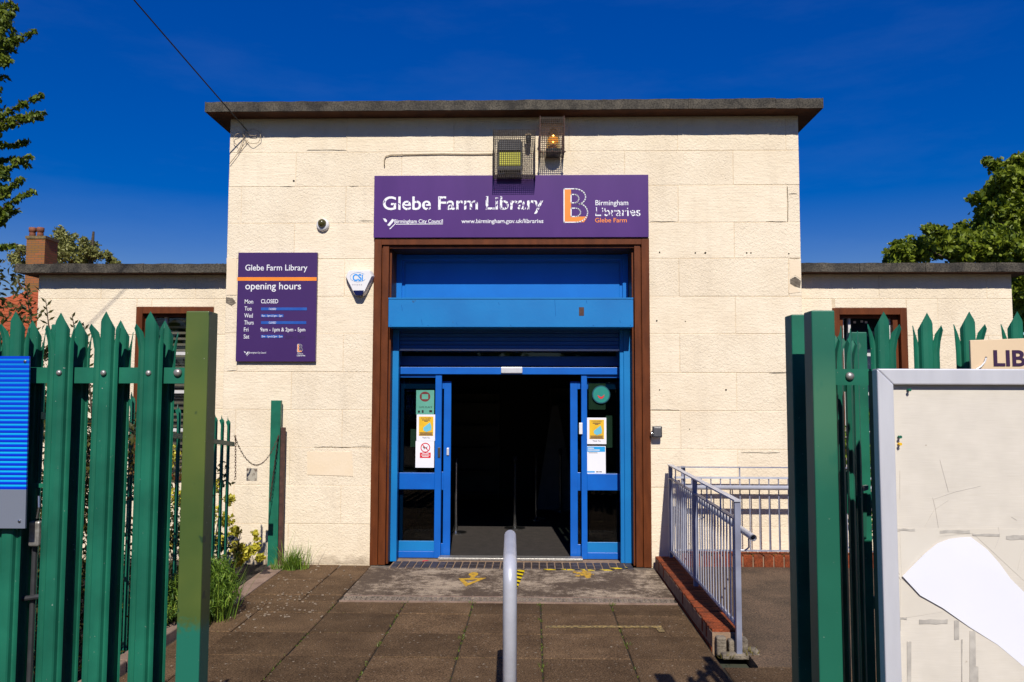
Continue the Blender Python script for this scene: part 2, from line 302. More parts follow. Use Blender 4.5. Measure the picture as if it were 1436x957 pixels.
# slab material: tint differs per slab
def slab_material():
    m, t, p, N, L = nodes('brown_paving_slab')
    geo = N('ShaderNodeNewGeometry'); oi = N('ShaderNodeObjectInfo')
    n1 = N('ShaderNodeTexNoise'); n1.inputs['Scale'].default_value = 2.6; n1.inputs['Detail'].default_value = 9; n1.inputs['Roughness'].default_value = .7; L(geo.outputs['Position'], n1.inputs[0])
    cr = N('ShaderNodeValToRGB'); L(n1.outputs[0], cr.inputs[0]); e = cr.color_ramp.elements
    e[0].position = .33; e[0].color = (.068, .041, .022, 1); e[1].position = .68; e[1].color = (.138, .086, .047, 1)
    mr = N('ShaderNodeMapRange'); L(oi.outputs['Random'], mr.inputs[0]); mr.inputs[3].default_value = .78; mr.inputs[4].default_value = 1.25
    vm = N('ShaderNodeVectorMath'); vm.operation = 'SCALE'; L(cr.outputs[0], vm.inputs[0]); L(mr.outputs[0], vm.inputs['Scale'])
    n2 = N('ShaderNodeTexNoise'); n2.inputs['Scale'].default_value = 95; n2.inputs['Detail'].default_value = 5; L(geo.outputs['Position'], n2.inputs[0])
    m2 = N('ShaderNodeMapRange'); L(n2.outputs[0], m2.inputs[0]); m2.inputs[1].default_value = .3; m2.inputs[2].default_value = .7; m2.inputs[3].default_value = .35; m2.inputs[4].default_value = 1.75
    v2 = N('ShaderNodeVectorMath'); v2.operation = 'SCALE'; L(vm.outputs[0], v2.inputs[0]); L(m2.outputs[0], v2.inputs['Scale'])
    # lichen and gum specks
    n3 = N('ShaderNodeTexNoise'); n3.inputs['Scale'].default_value = 34; n3.inputs['Detail'].default_value = 4; L(geo.outputs['Position'], n3.inputs[0])
    r3 = N('ShaderNodeValToRGB'); L(n3.outputs[0], r3.inputs[0]); r3.color_ramp.elements[0].position = .665; r3.color_ramp.elements[1].position = .70
    mx = N('ShaderNodeMixRGB'); L(r3.outputs[0], mx.inputs[0]); L(v2.outputs[0], mx.inputs[1]); mx.inputs[2].default_value = (.30, .25, .19, 1)
    L(mx.outputs[0], p.inputs['Base Color']); p.inputs['Roughness'].default_value = .92; p.inputs['Specular IOR Level'].default_value = .12
    b = N('ShaderNodeBump'); b.inputs['Distance'].default_value = .006; L(n2.outputs[0], b.inputs['Height']); L(b.outputs[0], p.inputs['Normal'])
    return m
mt['slab'] = slab_material()

# lettering: Blender's built-in font turned into mesh, fitted to the printed size
_c = bpy.data.curves.new('probe', 'FONT'); _c.body = 'H'; _c.size = 1; _o = bpy.data.objects.new('probe', _c); COL.objects.link(_o)
bpy.context.view_layer.update(); CAPH = _o.dimensions.y; bpy.data.objects.remove(_o)
def text(body, x0, x1, z, cap, Y, m, parent, bold=0.0, name='lettering', depth=.001, rot=0, floor=False):
    c = bpy.data.curves.new('t', 'FONT'); c.body = body; c.size = 1; c.offset = bold; c.extrude = 0
    o = bpy.data.objects.new('t', c); COL.objects.link(o); bpy.context.view_layer.update()
    me = bpy.data.meshes.new_from_object(o.evaluated_get(bpy.context.evaluated_depsgraph_get())); bpy.data.objects.remove(o)
    a = np.empty(len(me.vertices)*3); me.vertices.foreach_get('co', a); a = a.reshape(-1, 3)
    mn, mxx = a[:, 0].min(), a[:, 0].max(); sx = (x1-x0)/(mxx-mn); sz = cap/CAPH
    b = np.zeros_like(a); b[:, 0] = (a[:, 0]-mn)*sx+x0; b[:, 1] = Y; b[:, 2] = a[:, 1]*sz+z
    b -= np.array(org[parent]); me.vertices.foreach_set('co', b.ravel()); me.materials.clear(); me.materials.append(m); me.polygons.foreach_set('use_smooth', [False]*len(me.polygons)); me.update()
    q = bpy.data.objects.new(name, me); COL.objects.link(q); q.parent = parent; org[q] = org[parent]
    sm = q.modifiers.new('thick', 'SOLIDIFY'); sm.thickness = depth; sm.offset = 0
    return q
def ptext(body, px0, px1, py, pcap, Y, m, parent, **k):
    a = W(px0, py, Y); b = W(px1, py, Y); t = W(px0, pcap, Y); return text(body, a.x, b.x, (a.z+b.z)/2, t.z-a.z, Y, m, parent, **k)
def ppoly(pts, Y, th=.001):
    return M().prism([(W(x, y, Y).x, W(x, y, Y).z) for x, y in pts], Y-th, Y)
def arc(cx, cz, rx, rz, a0, a1, n=10): return [(cx+rx*math.cos(math.radians(a0+(a1-a0)*i/n)), cz+rz*math.sin(math.radians(a0+(a1-a0)*i/n))) for i in range(n+1)]

# ================================================================== SETTING
M().box(-150, 150, -60, 260, -.30, -.075).build('ground', pm('far_ground', (.06, .055, .04), (.04, .045, .025), .6, 1), label='flat earth and grass stretching away around the library', kind='structure')
path = M().box(-2.72, 1.30, -1.5, 9.07, -.07, -.012).build('path', mt['soil'], label='brown slab path leading from the gate to the library door', kind='structure')
# paving slabs, each one a piece
XS = [-2.36+.6105*i for i in range(-1, 7)]
XJ = [-2.70, -2.36, -1.75, -1.14, -.535, .067, .69, 1.295]
YR = [7.462, 7.08, 6.495, 5.91, 5.325, 4.74, 4.155, 3.57, 2.985, 2.4, 1.8]
def slab(x0, x1, y0, y1, parent, m, dz=0, name='paving_slab', g=.005, th=.045, b=.006):
    c = Vector(((x0+x1)/2, (y0+y1)/2, 0)); hx = (x1-x0)/2-g; hy = (y1-y0)/2-g
    mm = M(); j = lambda: random.uniform(-.0015, .0015)
    vs = [(-hx, -hy, -th), (hx, -hy, -th), (hx, hy, -th), (-hx, hy, -th),
          (-hx+j(), -hy+j(), -b), (hx+j(), -hy+j(), -b), (hx+j(), hy+j(), -b), (-hx+j(), hy+j(), -b),
          (-hx+b, -hy+b, j()), (hx-b, -hy+b, j()), (hx-b, hy-b, j()), (-hx+b, hy-b, j())]
    fs = [(0, 1, 5, 4), (1, 2, 6, 5), (2, 3, 7, 6), (3, 0, 4, 7), (4, 5, 9, 8), (5, 6, 10, 9), (6, 7, 11, 10), (7, 4, 8, 11), (8, 9, 10, 11)]
    mm.add(vs, fs); return place(name, mm.mesh(name, m), parent, (c.x, c.y, dz))
for r in range(len(YR)-1):
    for i in range(len(XJ)-1):
        slab(XJ[i], XJ[i+1], YR[r+1], YR[r], path, mt['slab'], random.uniform(-.003, .003))
for (a, b) in ((7.462, 7.70), (7.70, 8.32), (8.32, 9.06)):
    for (x0, x1) in ((-2.66, -2.1), (-2.1, -1.76)): slab(x0, x1, a, b, path, mt['slab'], random.uniform(-.003, .003))
for i in range(len(XJ)-1): pass
# slabs right of the ramp end
for (x0, x1, y0, y1) in ((1.30, 1.95, 5.2, 5.78), (1.95, 2.6, 5.2, 5.78), (1.30, 1.95, 4.6, 5.2), (1.95, 2.6, 4.6, 5.2), (1.30, 1.95, 4.0, 4.6), (1.95, 2.6, 4.0, 4.6), (1.3, 1.95, 3.4, 4.0), (1.95, 2.6, 3.4, 4.0)):
    slab(x0, x1, y0, y1, path, mt['slab'], -.002)
M().box(1.301, 6.5, -1.5, 5.79, -.07, -.012).build('path', mt['soil'], label='paved strip in front of the ramp, behind the right gate', kind='structure')
# concrete strip along the bed by the wall
strip = M(); strip.flat([(-2.63, 7.25), (-2.66, 9.06), (-2.86, 9.06), (-2.80, 7.25)], -.06, .012); strip.build('edging_strip', mt['pink'], label='pinkish concrete strip beside the planted bed near the wall', kind='structure', bevel=.006)
M().box(-9, -2.865, 1.2, 9.25, -.06, -.005).build('flower_bed', mt['soil'], label='dark soil bed behind the left fence', kind='structure')
kerb = thing('kerb', 'low concrete kerb between the left bed and the path', None, (-2.78, 5, 0), kind='structure')
for k in range(5):
    M().box(-2.83, -2.725, 3.0+.86*k, 3.852+.86*k, -.05, .065).build('kerb_stone', mt['pink'], kerb, bevel=.01)
# apron
def apron_material():
    m, t, p, N, L = nodes('salt_stained_concrete'); geo = N('ShaderNodeNewGeometry')
    def nz(sc, det, ro=.6):
        n = N('ShaderNodeTexNoise'); n.inputs['Scale'].default_value = sc; n.inputs['Detail'].default_value = det; n.inputs['Roughness'].default_value = ro; L(geo.outputs['Position'], n.inputs[0]); return n
    big, fine, speck = nz(1.5, 3), nz(11, 12, .8), nz(70, 4, .7)
    a = N('ShaderNodeMath'); a.operation = 'MULTIPLY_ADD'; L(big.outputs[0], a.inputs[0]); a.inputs[1].default_value = .8; L(fine.outputs[0], a.inputs[2])
    b = N('ShaderNodeMath'); b.operation = 'MULTIPLY_ADD'; L(speck.outputs[0], b.inputs[0]); b.inputs[1].default_value = .35; L(a.outputs[0], b.inputs[2])
    mr = N('ShaderNodeMapRange'); L(b.outputs[0], mr.inputs[0]); mr.inputs[1].default_value = 1.03; mr.inputs[2].default_value = 1.20
    m0 = N('ShaderNodeMixRGB'); L(mr.outputs[0], m0.inputs[0]); m0.inputs[1].default_value = (.085, .055, .034, 1); m0.inputs[2].default_value = (.40, .31, .22, 1)
    g = nz(95, 4); g2_ = N('ShaderNodeMapRange'); L(g.outputs[0], g2_.inputs[0]); g2_.inputs[1].default_value = .3; g2_.inputs[2].default_value = .7; g2_.inputs[3].default_value = .5; g2_.inputs[4].default_value = 1.5
    v = N('ShaderNodeVectorMath'); v.operation = 'SCALE'; L(m0.outputs[0], v.inputs[0]); L(g2_.outputs[0], v.inputs['Scale']); L(v.outputs[0], p.inputs['Base Color']); p.inputs['Roughness'].default_value = .9
    bp_ = N('ShaderNodeBump'); bp_.inputs['Distance'].default_value = .006; L(g.outputs[0], bp_.inputs['Height']); L(bp_.outputs[0], p.inputs['Normal']); return m
mt['concrete'] = apron_material()
ap = M(); ap.flat([(-1.745, 7.70), (1.297, 7.70), (1.297, 8.925), (-1.755, 8.925)], -.06, .001); apron = ap.build('apron', mt['concrete'], label='salt stained concrete apron in front of the door', kind='structure')
M().box(-2.66, 3, 8.925, 9.07, -.06, -.006).build('wall_footing_strip', mt['concrete_old'], label='narrow concrete strip at the foot of the front wall', kind='structure')
# threshold bricks
th = M().box(-1.56, 1.07, 8.93, 9.47, -.06, -.004).build('threshold', mt['mortar2'], label='mortar bed under the dark brick door threshold', kind='structure')
x = -1.545; k = 0
while x < 1.04:
    w = .083
    if k % 3 == 2 and random.random() < .6: slab(x, x+w, 8.94, 9.27, th, mt['blubrick'], .006, 'brick', .006, .03, .004)
    else:
        s = 9.105 if k % 2 else 9.12
        slab(x, x+w, 8.94, s, th, mt['blubrick'], .006, 'brick', .006, .03, .004); slab(x, x+w, s, 9.27, th, mt['blubrick'], .006, 'brick', .006, .03, .004)
    x += w+.002; k += 1
# drain
dr = thing('drain_channel', 'narrow slotted drainage channel across the path before the door', 'drain', (-.2, 7.58, 0))
M().box(-1.745, 1.29, 7.49, 7.51, -.06, .003).box(-1.745, 1.29, 7.675, 7.695, -.06, .003).build('concrete_edge', mt['pink'], dr)
M().box(-1.74, 1.28, 7.52, 7.665, -.08, -.035).build('channel', mt['black'], dr)
for k in range(6):
    x0 = -1.735+k*.5025; g = M(); g.box(x0, x0+.497, 7.512, 7.530, -.03, .001); g.box(x0, x0+.497, 7.586, 7.598, -.03, .001); g.box(x0, x0+.497, 7.655, 7.672, -.03, .001)
    for i in range(11):
        g.box(x0+i*.0475, x0+i*.0475+.020, 7.530, 7.586, -.03, 0); g.box(x0+i*.0475, x0+i*.0475+.020, 7.598, 7.655, -.03, 0)
    g.build('grating', pm('grimy_grating', (.27, .21, .16), (.14, .11, .085), 14, .7, grain=(80, .4)) if k == 0 else bpy.data.materials['grimy_grating'], dr)
# ramp surface: rises slightly to the wall
rm = M(); rm.add([(1.54, 5.79, .0), (9, 5.79, .0), (9, 8.78, .07), (1.54, 8.78, .07), (1.54, 5.79, -.07), (9, 5.79, -.07), (9, 8.78, -.07), (1.54, 8.78, -.07)], [(0, 1, 2, 3), (0, 4, 5, 1), (1, 5, 6, 2), (2, 6, 7, 3), (3, 7, 4, 0)])
rm.build('ramp', mt['tarmac'], label='gently rising tarmac ramp beside the door', kind='structure')

# ground markings: thin paint sheets
def sheet(pts, z, m, name, label, cat):
    M().flat(pts, z-.002, z).build(name, m, label=label, cat=cat)
def g2(x, y): p = G(x, y); return (p.x, p.y)
ya = M(); P_ = [g2(643, 812), g2(682, 811), g2(653, 823)]; cen = (sum(p[0] for p in P_)/3, sum(p[1] for p in P_)/3)
inn = [(cen[0]+(p[0]-cen[0])*.52, cen[1]+(p[1]-cen[1])*.45) for p in P_]
for i in range(3):
    j = (i+1) % 3; ya.flat([P_[i], P_[j], inn[j], inn[i]], .0025, .0045)
c = g2(664, 806); ya.flat([(c[0]+.05*math.cos(t*.5236), c[1]+.10*math.sin(t*.5236)) for t in range(12)], .0025, .0048)
ya.flat([(c[0]-.02, c[1]-.2), (c[0]+.03, c[1]-.2), (c[0]+.02, c[1]), (c[0]-.02, c[1])], .0025, .0046)
ya.build('arrow_marking', mt['spray'], label='yellow sprayed triangle with a dot on the concrete apron', cat='floor marking')
lm = M(); a, b = (.10, 6.68), (1.03, 6.715); lm.flat([a, b, (1.03, 6.765), (.10, 6.73)], .003, .005); lm.flat([(.985, 6.59), (1.035, 6.59), (1.03, 6.71), (.98, 6.71)], .003, .0052)
lm.build('line_marking', mt['spraydull'], label='worn yellow L-shaped line on the paving slabs', cat='floor marking')
sp = M(); c = g2(818, 806)
for i in range(46):
    t = random.uniform(0, 6.28); r_ = random.random()**.8; x, y = c[0]+.11*r_*math.cos(t), c[1]+.17*r_*math.sin(t); q = random.uniform(.008, .03)
    a0 = random.random()*3; sp.flat([(x+q*math.cos(a0+u*1.047), y+q*1.4*math.sin(a0+u*1.047)) for u in range(6)], .0022+.00003*i, .004+.00004*i)
sp.build('paint_splash', mt['spray'], label='yellow spray paint splash on the apron right of the centre', cat='floor marking', kind='stuff')
hz = M(); x = .11
for w in (.24, .19, .26): 
    a = random.uniform(-.01, .01); hz.flat([(x, 8.875+a), (x+w, 8.885+a), (x+w, 8.925+a), (x, 8.915+a)], .0025, .005); x += w+random.uniform(.01, .05)
hz.flat([(.84, 8.93), (1.02, 8.97), (1.01, 9.02), (.83, 8.98)], .006, .010)
hz.build('hazard_tape', mt['hazard'], label='torn yellow and black tape along the front of the threshold', cat='floor tape')
M().flat([(-.205, 8.02), (-.15, 8.02), (-.085, 8.86), (-.165, 8.86)], .0025, .005).build('hazard_tape', mt['hazard'], label='short yellow and black tape strip just right of the central post', cat='floor tape')
def scrap(x, y, s, m, label, z=.004):
    M().flat([(x+s*math.cos(t*1.05+x)*random.uniform(.6, 1.2), y+s*math.sin(t*1.05)*random.uniform(.6, 1.2)) for t in range(6)], z, z+.006).build('litter_scrap', m, label=label, cat='litter')
p = G(597, 787); scrap(p.x, p.y-.05, .03, mt['red'], 'small red scrap at the left end of the brick threshold', .01)

gv = M()
for i in range(150):
    if i < 60: x, y = random.gauss(-2.3, .22), random.gauss(7.25, .35)
    elif i < 130: x, y = random.uniform(-2.6, -1.75), random.uniform(6.8, 9.0)
    else: x, y = random.uniform(-2.6, 1.25), random.uniform(5.3, 9.0)
    if not (-2.66 < x < 1.28): continue
    q = random.uniform(.005, .016)*(1 if i < 130 else .6); a0 = random.random()*6; gv.flat([(x+q*random.uniform(.5, 1.1)*math.cos(a0+u*1.2566), y+q*random.uniform(.5, 1.1)*math.sin(a0+u*1.2566)) for u in range(5)], .003, .006+q*.25)
gv.build('stone_chips', pm('pale_stone_chip', (.34, .27, .20), (.18, .135, .095), 60, .9), label='pale stone chips and grit scattered over the slabs', kind='stuff')
# moss and tiny weeds in the joints
def blades(name, spots, m, parent=None, h=(.02, .05), w=.004, lean=.5, **kw):
    mm = M(); tn = []
    for (x, y, z, n, r_, hm) in spots:
        for i in range(n):
            t = random.uniform(0, 6.28); q = r_*math.sqrt(random.random()); bx, by = x+q*math.cos(t), y+q*math.sin(t); hh = random.uniform(*h)*hm
            a = random.uniform(0, 6.28); l = lean*hh*(random.random()**.6); dx, dy = math.cos(a)*l+math.cos(t)*q*.5, math.sin(a)*l+math.sin(t)*q*.5
            s = a+1.57; wx, wy = math.cos(s)*w, math.sin(s)*w
            mm.add([(bx-wx, by-wy, z), (bx+wx, by+wy, z), (bx+dx*.5+wx*.7, by+dy*.5+wy*.7, z+hh*.6), (bx+dx, by+dy, z+hh), (bx+dx*.5-wx*.7, by+dy*.5-wy*.7, z+hh*.6)], [(0, 1, 2, 3, 4)]); tn.append(random.random())
    me = mm.mesh(name, m, org[parent] if parent else (0, 0, 0)); at = me.attributes.new('tone', 'FLOAT', 'FACE'); at.data.foreach_set('value', tn)
    o = bpy.data.objects.new(name, me); COL.objects.link(o); 
    if parent: o.parent = parent
    org[o] = org[parent] if parent else Vector((0, 0, 0)); return tag(o, **kw)
mt['grass'] = leaf('weed_green', (.07, .10, .02), (.20, .26, .035), None, .3)
mt['lush'] = leaf('lush_blade_green', (.06, .13, .02), (.24, .38, .04), (.42, .48, .10), .35)
spots = []
for xj in XJ[2:-1]:
    for i in range(46):
        y = random.uniform(5.2, 7.46); 
        if random.random() < .6: spots.append((xj+random.uniform(-.006, .006), y, -.008, random.randint(2, 7), .012, random.uniform(.3, .8)))
for (x, y, n, s) in ((.70, 6.25, 30, 1.0), (-.54, 6.37, 16, .8), (.07, 7.4, 20, .9), (.07, 5.75, 22, .9), (.70, 7.42, 20, .9), (-.54, 7.45, 12, .8), (-1.14, 6.2, 14, .8), (-1.14, 7.45, 8, .8), (.07, 6.9, 12, .8)): spots.append((x, y, -.006, n, .03, s))
for i in range(60): spots.append((random.uniform(-2.6, 1.25), random.choice(YR[:5]), -.008, 3, .012, .35))
blades('joint_moss', spots, mt['grass'], h=(.012, .035), w=.003, label='green moss and tiny weeds in the joints of the path', kind='stuff')

# ================================================================== LIBRARY BUILDING
lib = thing('library_building', 'cream painted block library with flat roofs and blue entrance', 'building', (-.25, 9.08, 0))
YW, YG = 9.08, 9.30
ZJ = [0.0, .437, .856, 1.272, 1.690, 2.110, 2.540, 2.955, 3.380, 3.786, 4.206, 4.600, 4.995]
def block(x0, x1, z0, z1, Y, name='block', m=None):
    if x1-x0 < .03 or z1-z0 < .03: return
    g, b = .0016, .004; d = random.uniform(-.0015, .0015); mm = M()
    j = lambda s=.0018: random.uniform(-s, s)
    hx, hz = (x1-x0)/2-g, (z1-z0)/2-g
    A = [(-hx, -hz), (hx, -hz), (hx, hz), (-hx, hz)]
    vs = [(p[0], .03, p[1]) for p in A]+[(p[0]+j(), b, p[1]+j()) for p in A]+[(p[0]*(1-b/hx)+j(), d+j(.0008), p[1]*(1-b/hz)+j()) for p in A]
    fs = [(0, 1, 5, 4), (1, 2, 6, 5), (2, 3, 7, 6), (3, 0, 4, 7), (4, 5, 9, 8), (5, 6, 10, 9), (6, 7, 11, 10), (7, 4, 8, 11), (8, 9, 10, 11)]
    mm.add(vs, fs); me = mm.mesh(name, m or mt['block']); return place(name, me, lib, ((x0+x1)/2, Y, (z0+z1)/2))
XL, XR = -3.46, 2.965
OPX0, OPX1, OPZ = -1.70, 1.20, 3.56
for c in range(12):
    z0, z1 = ZJ[c], ZJ[c+1]
    even = (c % 2 == 0)     # course with small quoin ends
    js = [XL, XL+.15, -2.118, -.90, .40, 1.616, 2.825, XR] if (c % 2 == 1) else [XL, -2.694, -1.49, -.3, 1.02, 2.232, XR]
    for i in range(len(js)-1):
        a, b = js[i], js[i+1]
        if z0 >= OPZ-.2 and z0 > 3.5 or z0 > OPZ: segs = [(a, b)]
        else:
            segs = []
            if a < OPX0: segs.append((a, min(b, OPX0)))
            if b > OPX1: segs.append((max(a, OPX1), b))
        for (s, e) in segs:
            if z0 < OPZ < z1 and not (e <= OPX0 or s >= OPX1): pass
            block(s, e, z0, z1, YW)
# strip over the door between courses 8 and 9 is closed by a lintel piece
block(-1.70, 1.20, OPZ, ZJ[9], YW, 'lintel')
# wings
for (xa, xb, js1, js2, win) in ((-5.74, XL, [-5.74, -5.0, -3.9, XL], [-5.74, -5.59, -4.4, XL], (-4.574, -3.676, .95, 2.86)), (XR, 5.38, [XR, 3.9, 5.1, 5.38], [XR, 3.4, 4.55, 5.38], (3.373, 4.20, .95, 2.85))):
    zs = [0.0, .437, .856, 1.272, 1.690, 2.110, 2.540, 2.955, 3.235]
    for c in range(8):
        js = js1 if c % 2 else js2
        for i in range(len(js)-1):
            a, b, z0, z1 = js[i], js[i+1], zs[c], zs[c+1]
            x0w, x1w, z0w, z1w = win
            if z1 <= z0w or z0 >= z1w: block(a, b, z0, z1, YG); continue
            if a < x0w: block(a, min(b, x0w), z0, z1, YG)
            if b > x1w: block(max(a, x1w), b, z0, z1, YG)
            lo, hi = max(a, x0w), min(b, x1w)
            if hi-lo > .05:
                if z0 < z0w: block(lo, hi, z0, z0w, YG)
                if z1 > z1w: block(lo, hi, z1w, z1, YG)
# backing walls behind the blocks (mortar plane), with the openings left out
bk = M()
bk.box(XL+.004, OPX0, YW+.0035, YW+.22, -.1, 5.0).box(OPX1, XR-.004, YW+.0035, YW+.22, -.1, 5.0).box(OPX0, OPX1, YW+.0035, YW+.22, OPZ, 5.0)
bk.box(XL+.004, XL+.2, YW+.22, 17, -.1, 5.0).box(XR-.2, XR-.004, YW+.22, 17, -.1, 5.0).box(XL+.2, XR-.2, 16.8, 17, -.1, 5.0)
for (xa, xb, w0, w1, z0w, z1w) in ((-5.736, XL-.001, -4.574, -3.676, .95, 2.86), (XR+.001, 5.376, 3.373, 4.20, .95, 2.85)):
    bk.box(xa, w0, YG+.0035, YG+.2, -.1, 3.235).box(w1, xb, YG+.0035, YG+.2, -.1, 3.235).box(w0, w1, YG+.0035, YG+.2, -.1, z0w).box(w0, w1, YG+.0035, YG+.2, z1w, 3.235)
    bk.box(xa, xb, 14.0, 14.2, -.1, 3.235)
bk.box(-5.736, -5.54, YG+.2, 14, -.1, 3.235).box(5.18, 5.376, YG+.2, 14, -.1, 3.235)
bk.build('wall', mt['mortar'], lib)
# roofs
def roof(x0, x1, y0, y1, zs, zt, seams):
    M().box(x0+.012, x1-.012, y0+.012, y1, zs, zs+.02).build('soffit', mt['soffit'], lib)
    M().box(x0+.006, x1-.006, y0+.006, y1, zs+.021, zt-.004).build('roof', mt['felt'], lib)
    xs = [x0]+seams+[x1]
    for a, b in zip(xs[:-1], xs[1:]):
        j = [random.uniform(-.007, .007) for _ in range(8)]; n = 8; mm = M()
        for i in range(n):
            u0_, u1_ = a+(b-a)*i/n, a+(b-a)*(i+1)/n
            if i == n-1: u1_ = b-.004
            mm.add([(u0_, y0-.004, zs+j[i % 8]*.5), (u1_, y0-.004, zs+j[(i+1) % 8]*.5), (u1_, y0-.004, zt+j[(i+1) % 8]*.6), (u0_, y0-.004, zt+j[i % 8]*.6), (u0_, y0+.2, zt+.002), (u1_, y0+.2, zt+.002), (u0_, y0+.005, zs), (u1_, y0+.005, zs)],
                   [(0, 1, 2, 3), (3, 2, 5, 4), (0, 6, 7, 1)])
        mm.build('felt_edge', mt['felt'], lib)
    M().box(x0-.004, x0+.006, y0-.002, y1, zs, zt+.002).build('side_edge', mt['felt'], lib); M().box(x1-.006, x1+.004, y0-.002, y1, zs, zt+.002).build('side_edge', mt['felt'], lib)
roof(-3.655, 3.16, 8.84, 17.1, 4.995, 5.105, [-3.05, -2.1, -1.15, -.2, .75, 1.7, 2.65])
roof(-5.90, XL-.003, 9.12, 14.3, 3.235, 3.335, [-5.28, -4.42, -3.6])
roof(XR+.003, 5.56, 9.12, 14.3, 3.235, 3.335, [3.62, 4.34, 5.12])
# interior
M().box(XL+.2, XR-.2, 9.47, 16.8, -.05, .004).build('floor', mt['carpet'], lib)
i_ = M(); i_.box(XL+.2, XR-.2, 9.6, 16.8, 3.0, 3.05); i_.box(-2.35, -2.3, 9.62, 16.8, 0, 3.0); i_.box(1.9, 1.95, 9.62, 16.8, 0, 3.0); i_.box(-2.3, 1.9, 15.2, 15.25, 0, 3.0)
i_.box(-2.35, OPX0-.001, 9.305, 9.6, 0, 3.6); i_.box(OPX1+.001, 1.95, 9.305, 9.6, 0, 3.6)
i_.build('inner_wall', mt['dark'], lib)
# brown door surround
ds = M()
ds.box(-1.785, -1.70, 9.055, 9.16, 0, 3.605).box(-1.688, -1.620, 9.075, 9.30, 0, 3.535).box(-1.62, -1.598, 9.14, 9.6, 0, 3.50)
ds.box(1.20, 1.286, 9.055, 9.16, 0, 3.605).box(1.122, 1.188, 9.075, 9.30, 0, 3.535).box(1.10, 1.122, 9.14, 9.6, 0, 3.50)
ds.box(-1.70, 1.20, 9.056, 9.16, 3.535, 3.604).box(-1.62, 1.122, 9.09, 9.6, 3.50, 3.534)
ds.box(-1.70, -1.688, 9.09, 9.2, 0, 3.535).box(1.188, 1.20, 9.09, 9.2, 0, 3.535)
ds.build('door_surround', mt['brown'], lib, bevel=.003)
# transom panel
tp = M(); tp.box(-1.598, 1.10, 9.50, 9.54, 2.5, 3.50); tp.build('transom_panel', mt['blue_mid'], lib)
tf = M(); tf.box(-1.60, -1.535, 9.47, 9.53, 2.5, 3.50).box(1.035, 1.10, 9.47, 9.53, 2.5, 3.50).box(-1.535, 1.035, 9.47, 9.53, 3.43, 3.495); tf.build('transom_frame', mt['blue_mid'], lib, bevel=.003)
M().box(-1.50, 1.0, 9.485, 9.52, 2.55, 3.40).build('transom_infill', mt['blue_mid'], lib, bevel=.004)
# shutter box, guides and curtain
sb = M().box(-1.603, 1.097, 8.99, 9.40, 2.604, 2.928).build('shutter_box', mt['blue_pale'], lib, bevel=.005)
M().box(-1.603, 1.097, 8.984, 8.9895, 2.915, 2.931).build('box_lip', mt['blue_pale'], sb)
M().box(W(812, 430, 8.98).x, W(819, 430, 8.98).x, 8.988, 8.9895, W(812, 443, 8.98).z, W(812, 431, 8.98).z).build('rust_mark', mt['rust'], sb)
for (px, pa, pb) in ((563, 428, 436), (591, 448, 456), (778, 421, 443), (869, 449, 453), (640, 452, 457), (822, 421, 426), (699, 424, 428)):
    a_, b_ = W(px, pa, 8.989), W(px+1.2, pb, 8.989); M().tube([(a_.x, 8.9892, a_.z), (b_.x, 8.9892, b_.z)], .0016, 4).build('scratch', mt['steelblue'], sb)
for px in (548, 884, 600, 716, 832): q = W(px, 456.5, 8.989); M().lathe((q.x, 8.9895, q.z), [(.006, 0), (.004, .002)], 8, 'y').build('rivet', mt['steelblue'], sb)
for xg in ((-1.598, -1.528), (1.02, 1.10)):
    M().box(xg[0], xg[1], 9.27, 9.36, 0, 2.60).build('shutter_guide', mt['blue_pale'], lib, bevel=.004)
M().box(.977, 1.02, 9.285, 9.36, 0, 2.60).build('shutter_guide', mt['blue_pale'], lib, bevel=.004)
for k in range(5):
    z = 2.385+k*.046; M().prism([(0, 0)]*0 or [(-1.528, z), (.977, z), (.977, z+.042), (-1.528, z+.042)], 9.325+.003*(k % 2), 9.35).build('shutter_slat', mt['steelblue'], lib, bevel=.006)
M().box(-1.528, .977, 9.31, 9.355, 2.362, 2.383).build('bottom_bar', mt['alu'], lib, bevel=.003)
# door frame
YD = 9.50
M().box(-1.598, 1.10, YD+.03, YD+.12, 2.20, 2.50).build('door_header', mt['steelblue'], lib)
M().box(-1.55, .985, YD-.04, YD+.03, 2.098, 2.181).build('header_cover', mt['blue'], lib, bevel=.004)
M().box(-1.53, .96, YD+.02, YD+.028, 2.31, 2.36).build('transom_glass', mt['glass'], lib)
M().box(-.372, -.124, YD-.062, YD-.04, 2.110, 2.182).build('door_sensor', mt['alu'], lib, bevel=.008)
def side_panel(x0, x1, xm0, xm1, left):
    fr = M(); fr.box(xm0, xm1, YD-.02, YD+.05, 0, 2.098)
    o0, o1 = (x0, x0+.02) if left else (x1-.02, x1)
    fr.box(o0, o1, YD-.005, YD+.04, 0, 2.098)
    fr.box(x0, x1, YD-.012, YD+.04, .775, .965); fr.box(x0, x1, YD-.012, YD+.04, .0, .075); fr.box(x0, x1, YD-.006, YD+.04, 2.06, 2.098)
    p = fr.build('side_panel', mt['blue'], lib, bevel=.004)
    M().box(x0, x1, YD+.002, YD+.012, .075, .19).build('kick_plate', mt['blue_pale'], p, bevel=.003)
    M().box(x0+.02, x1, YD+.01, YD+.018, .965, 2.06).build('glass', mt['glass'], p)
    M().box(x0+.02, x1, YD+.01, YD+.018, .19, .775).build('glass', mt['glass'], p)
    return p
spl = side_panel(-1.598, -1.132, -1.132, -1.058, True); spr = side_panel(.619, 1.10, .553, .619, False)
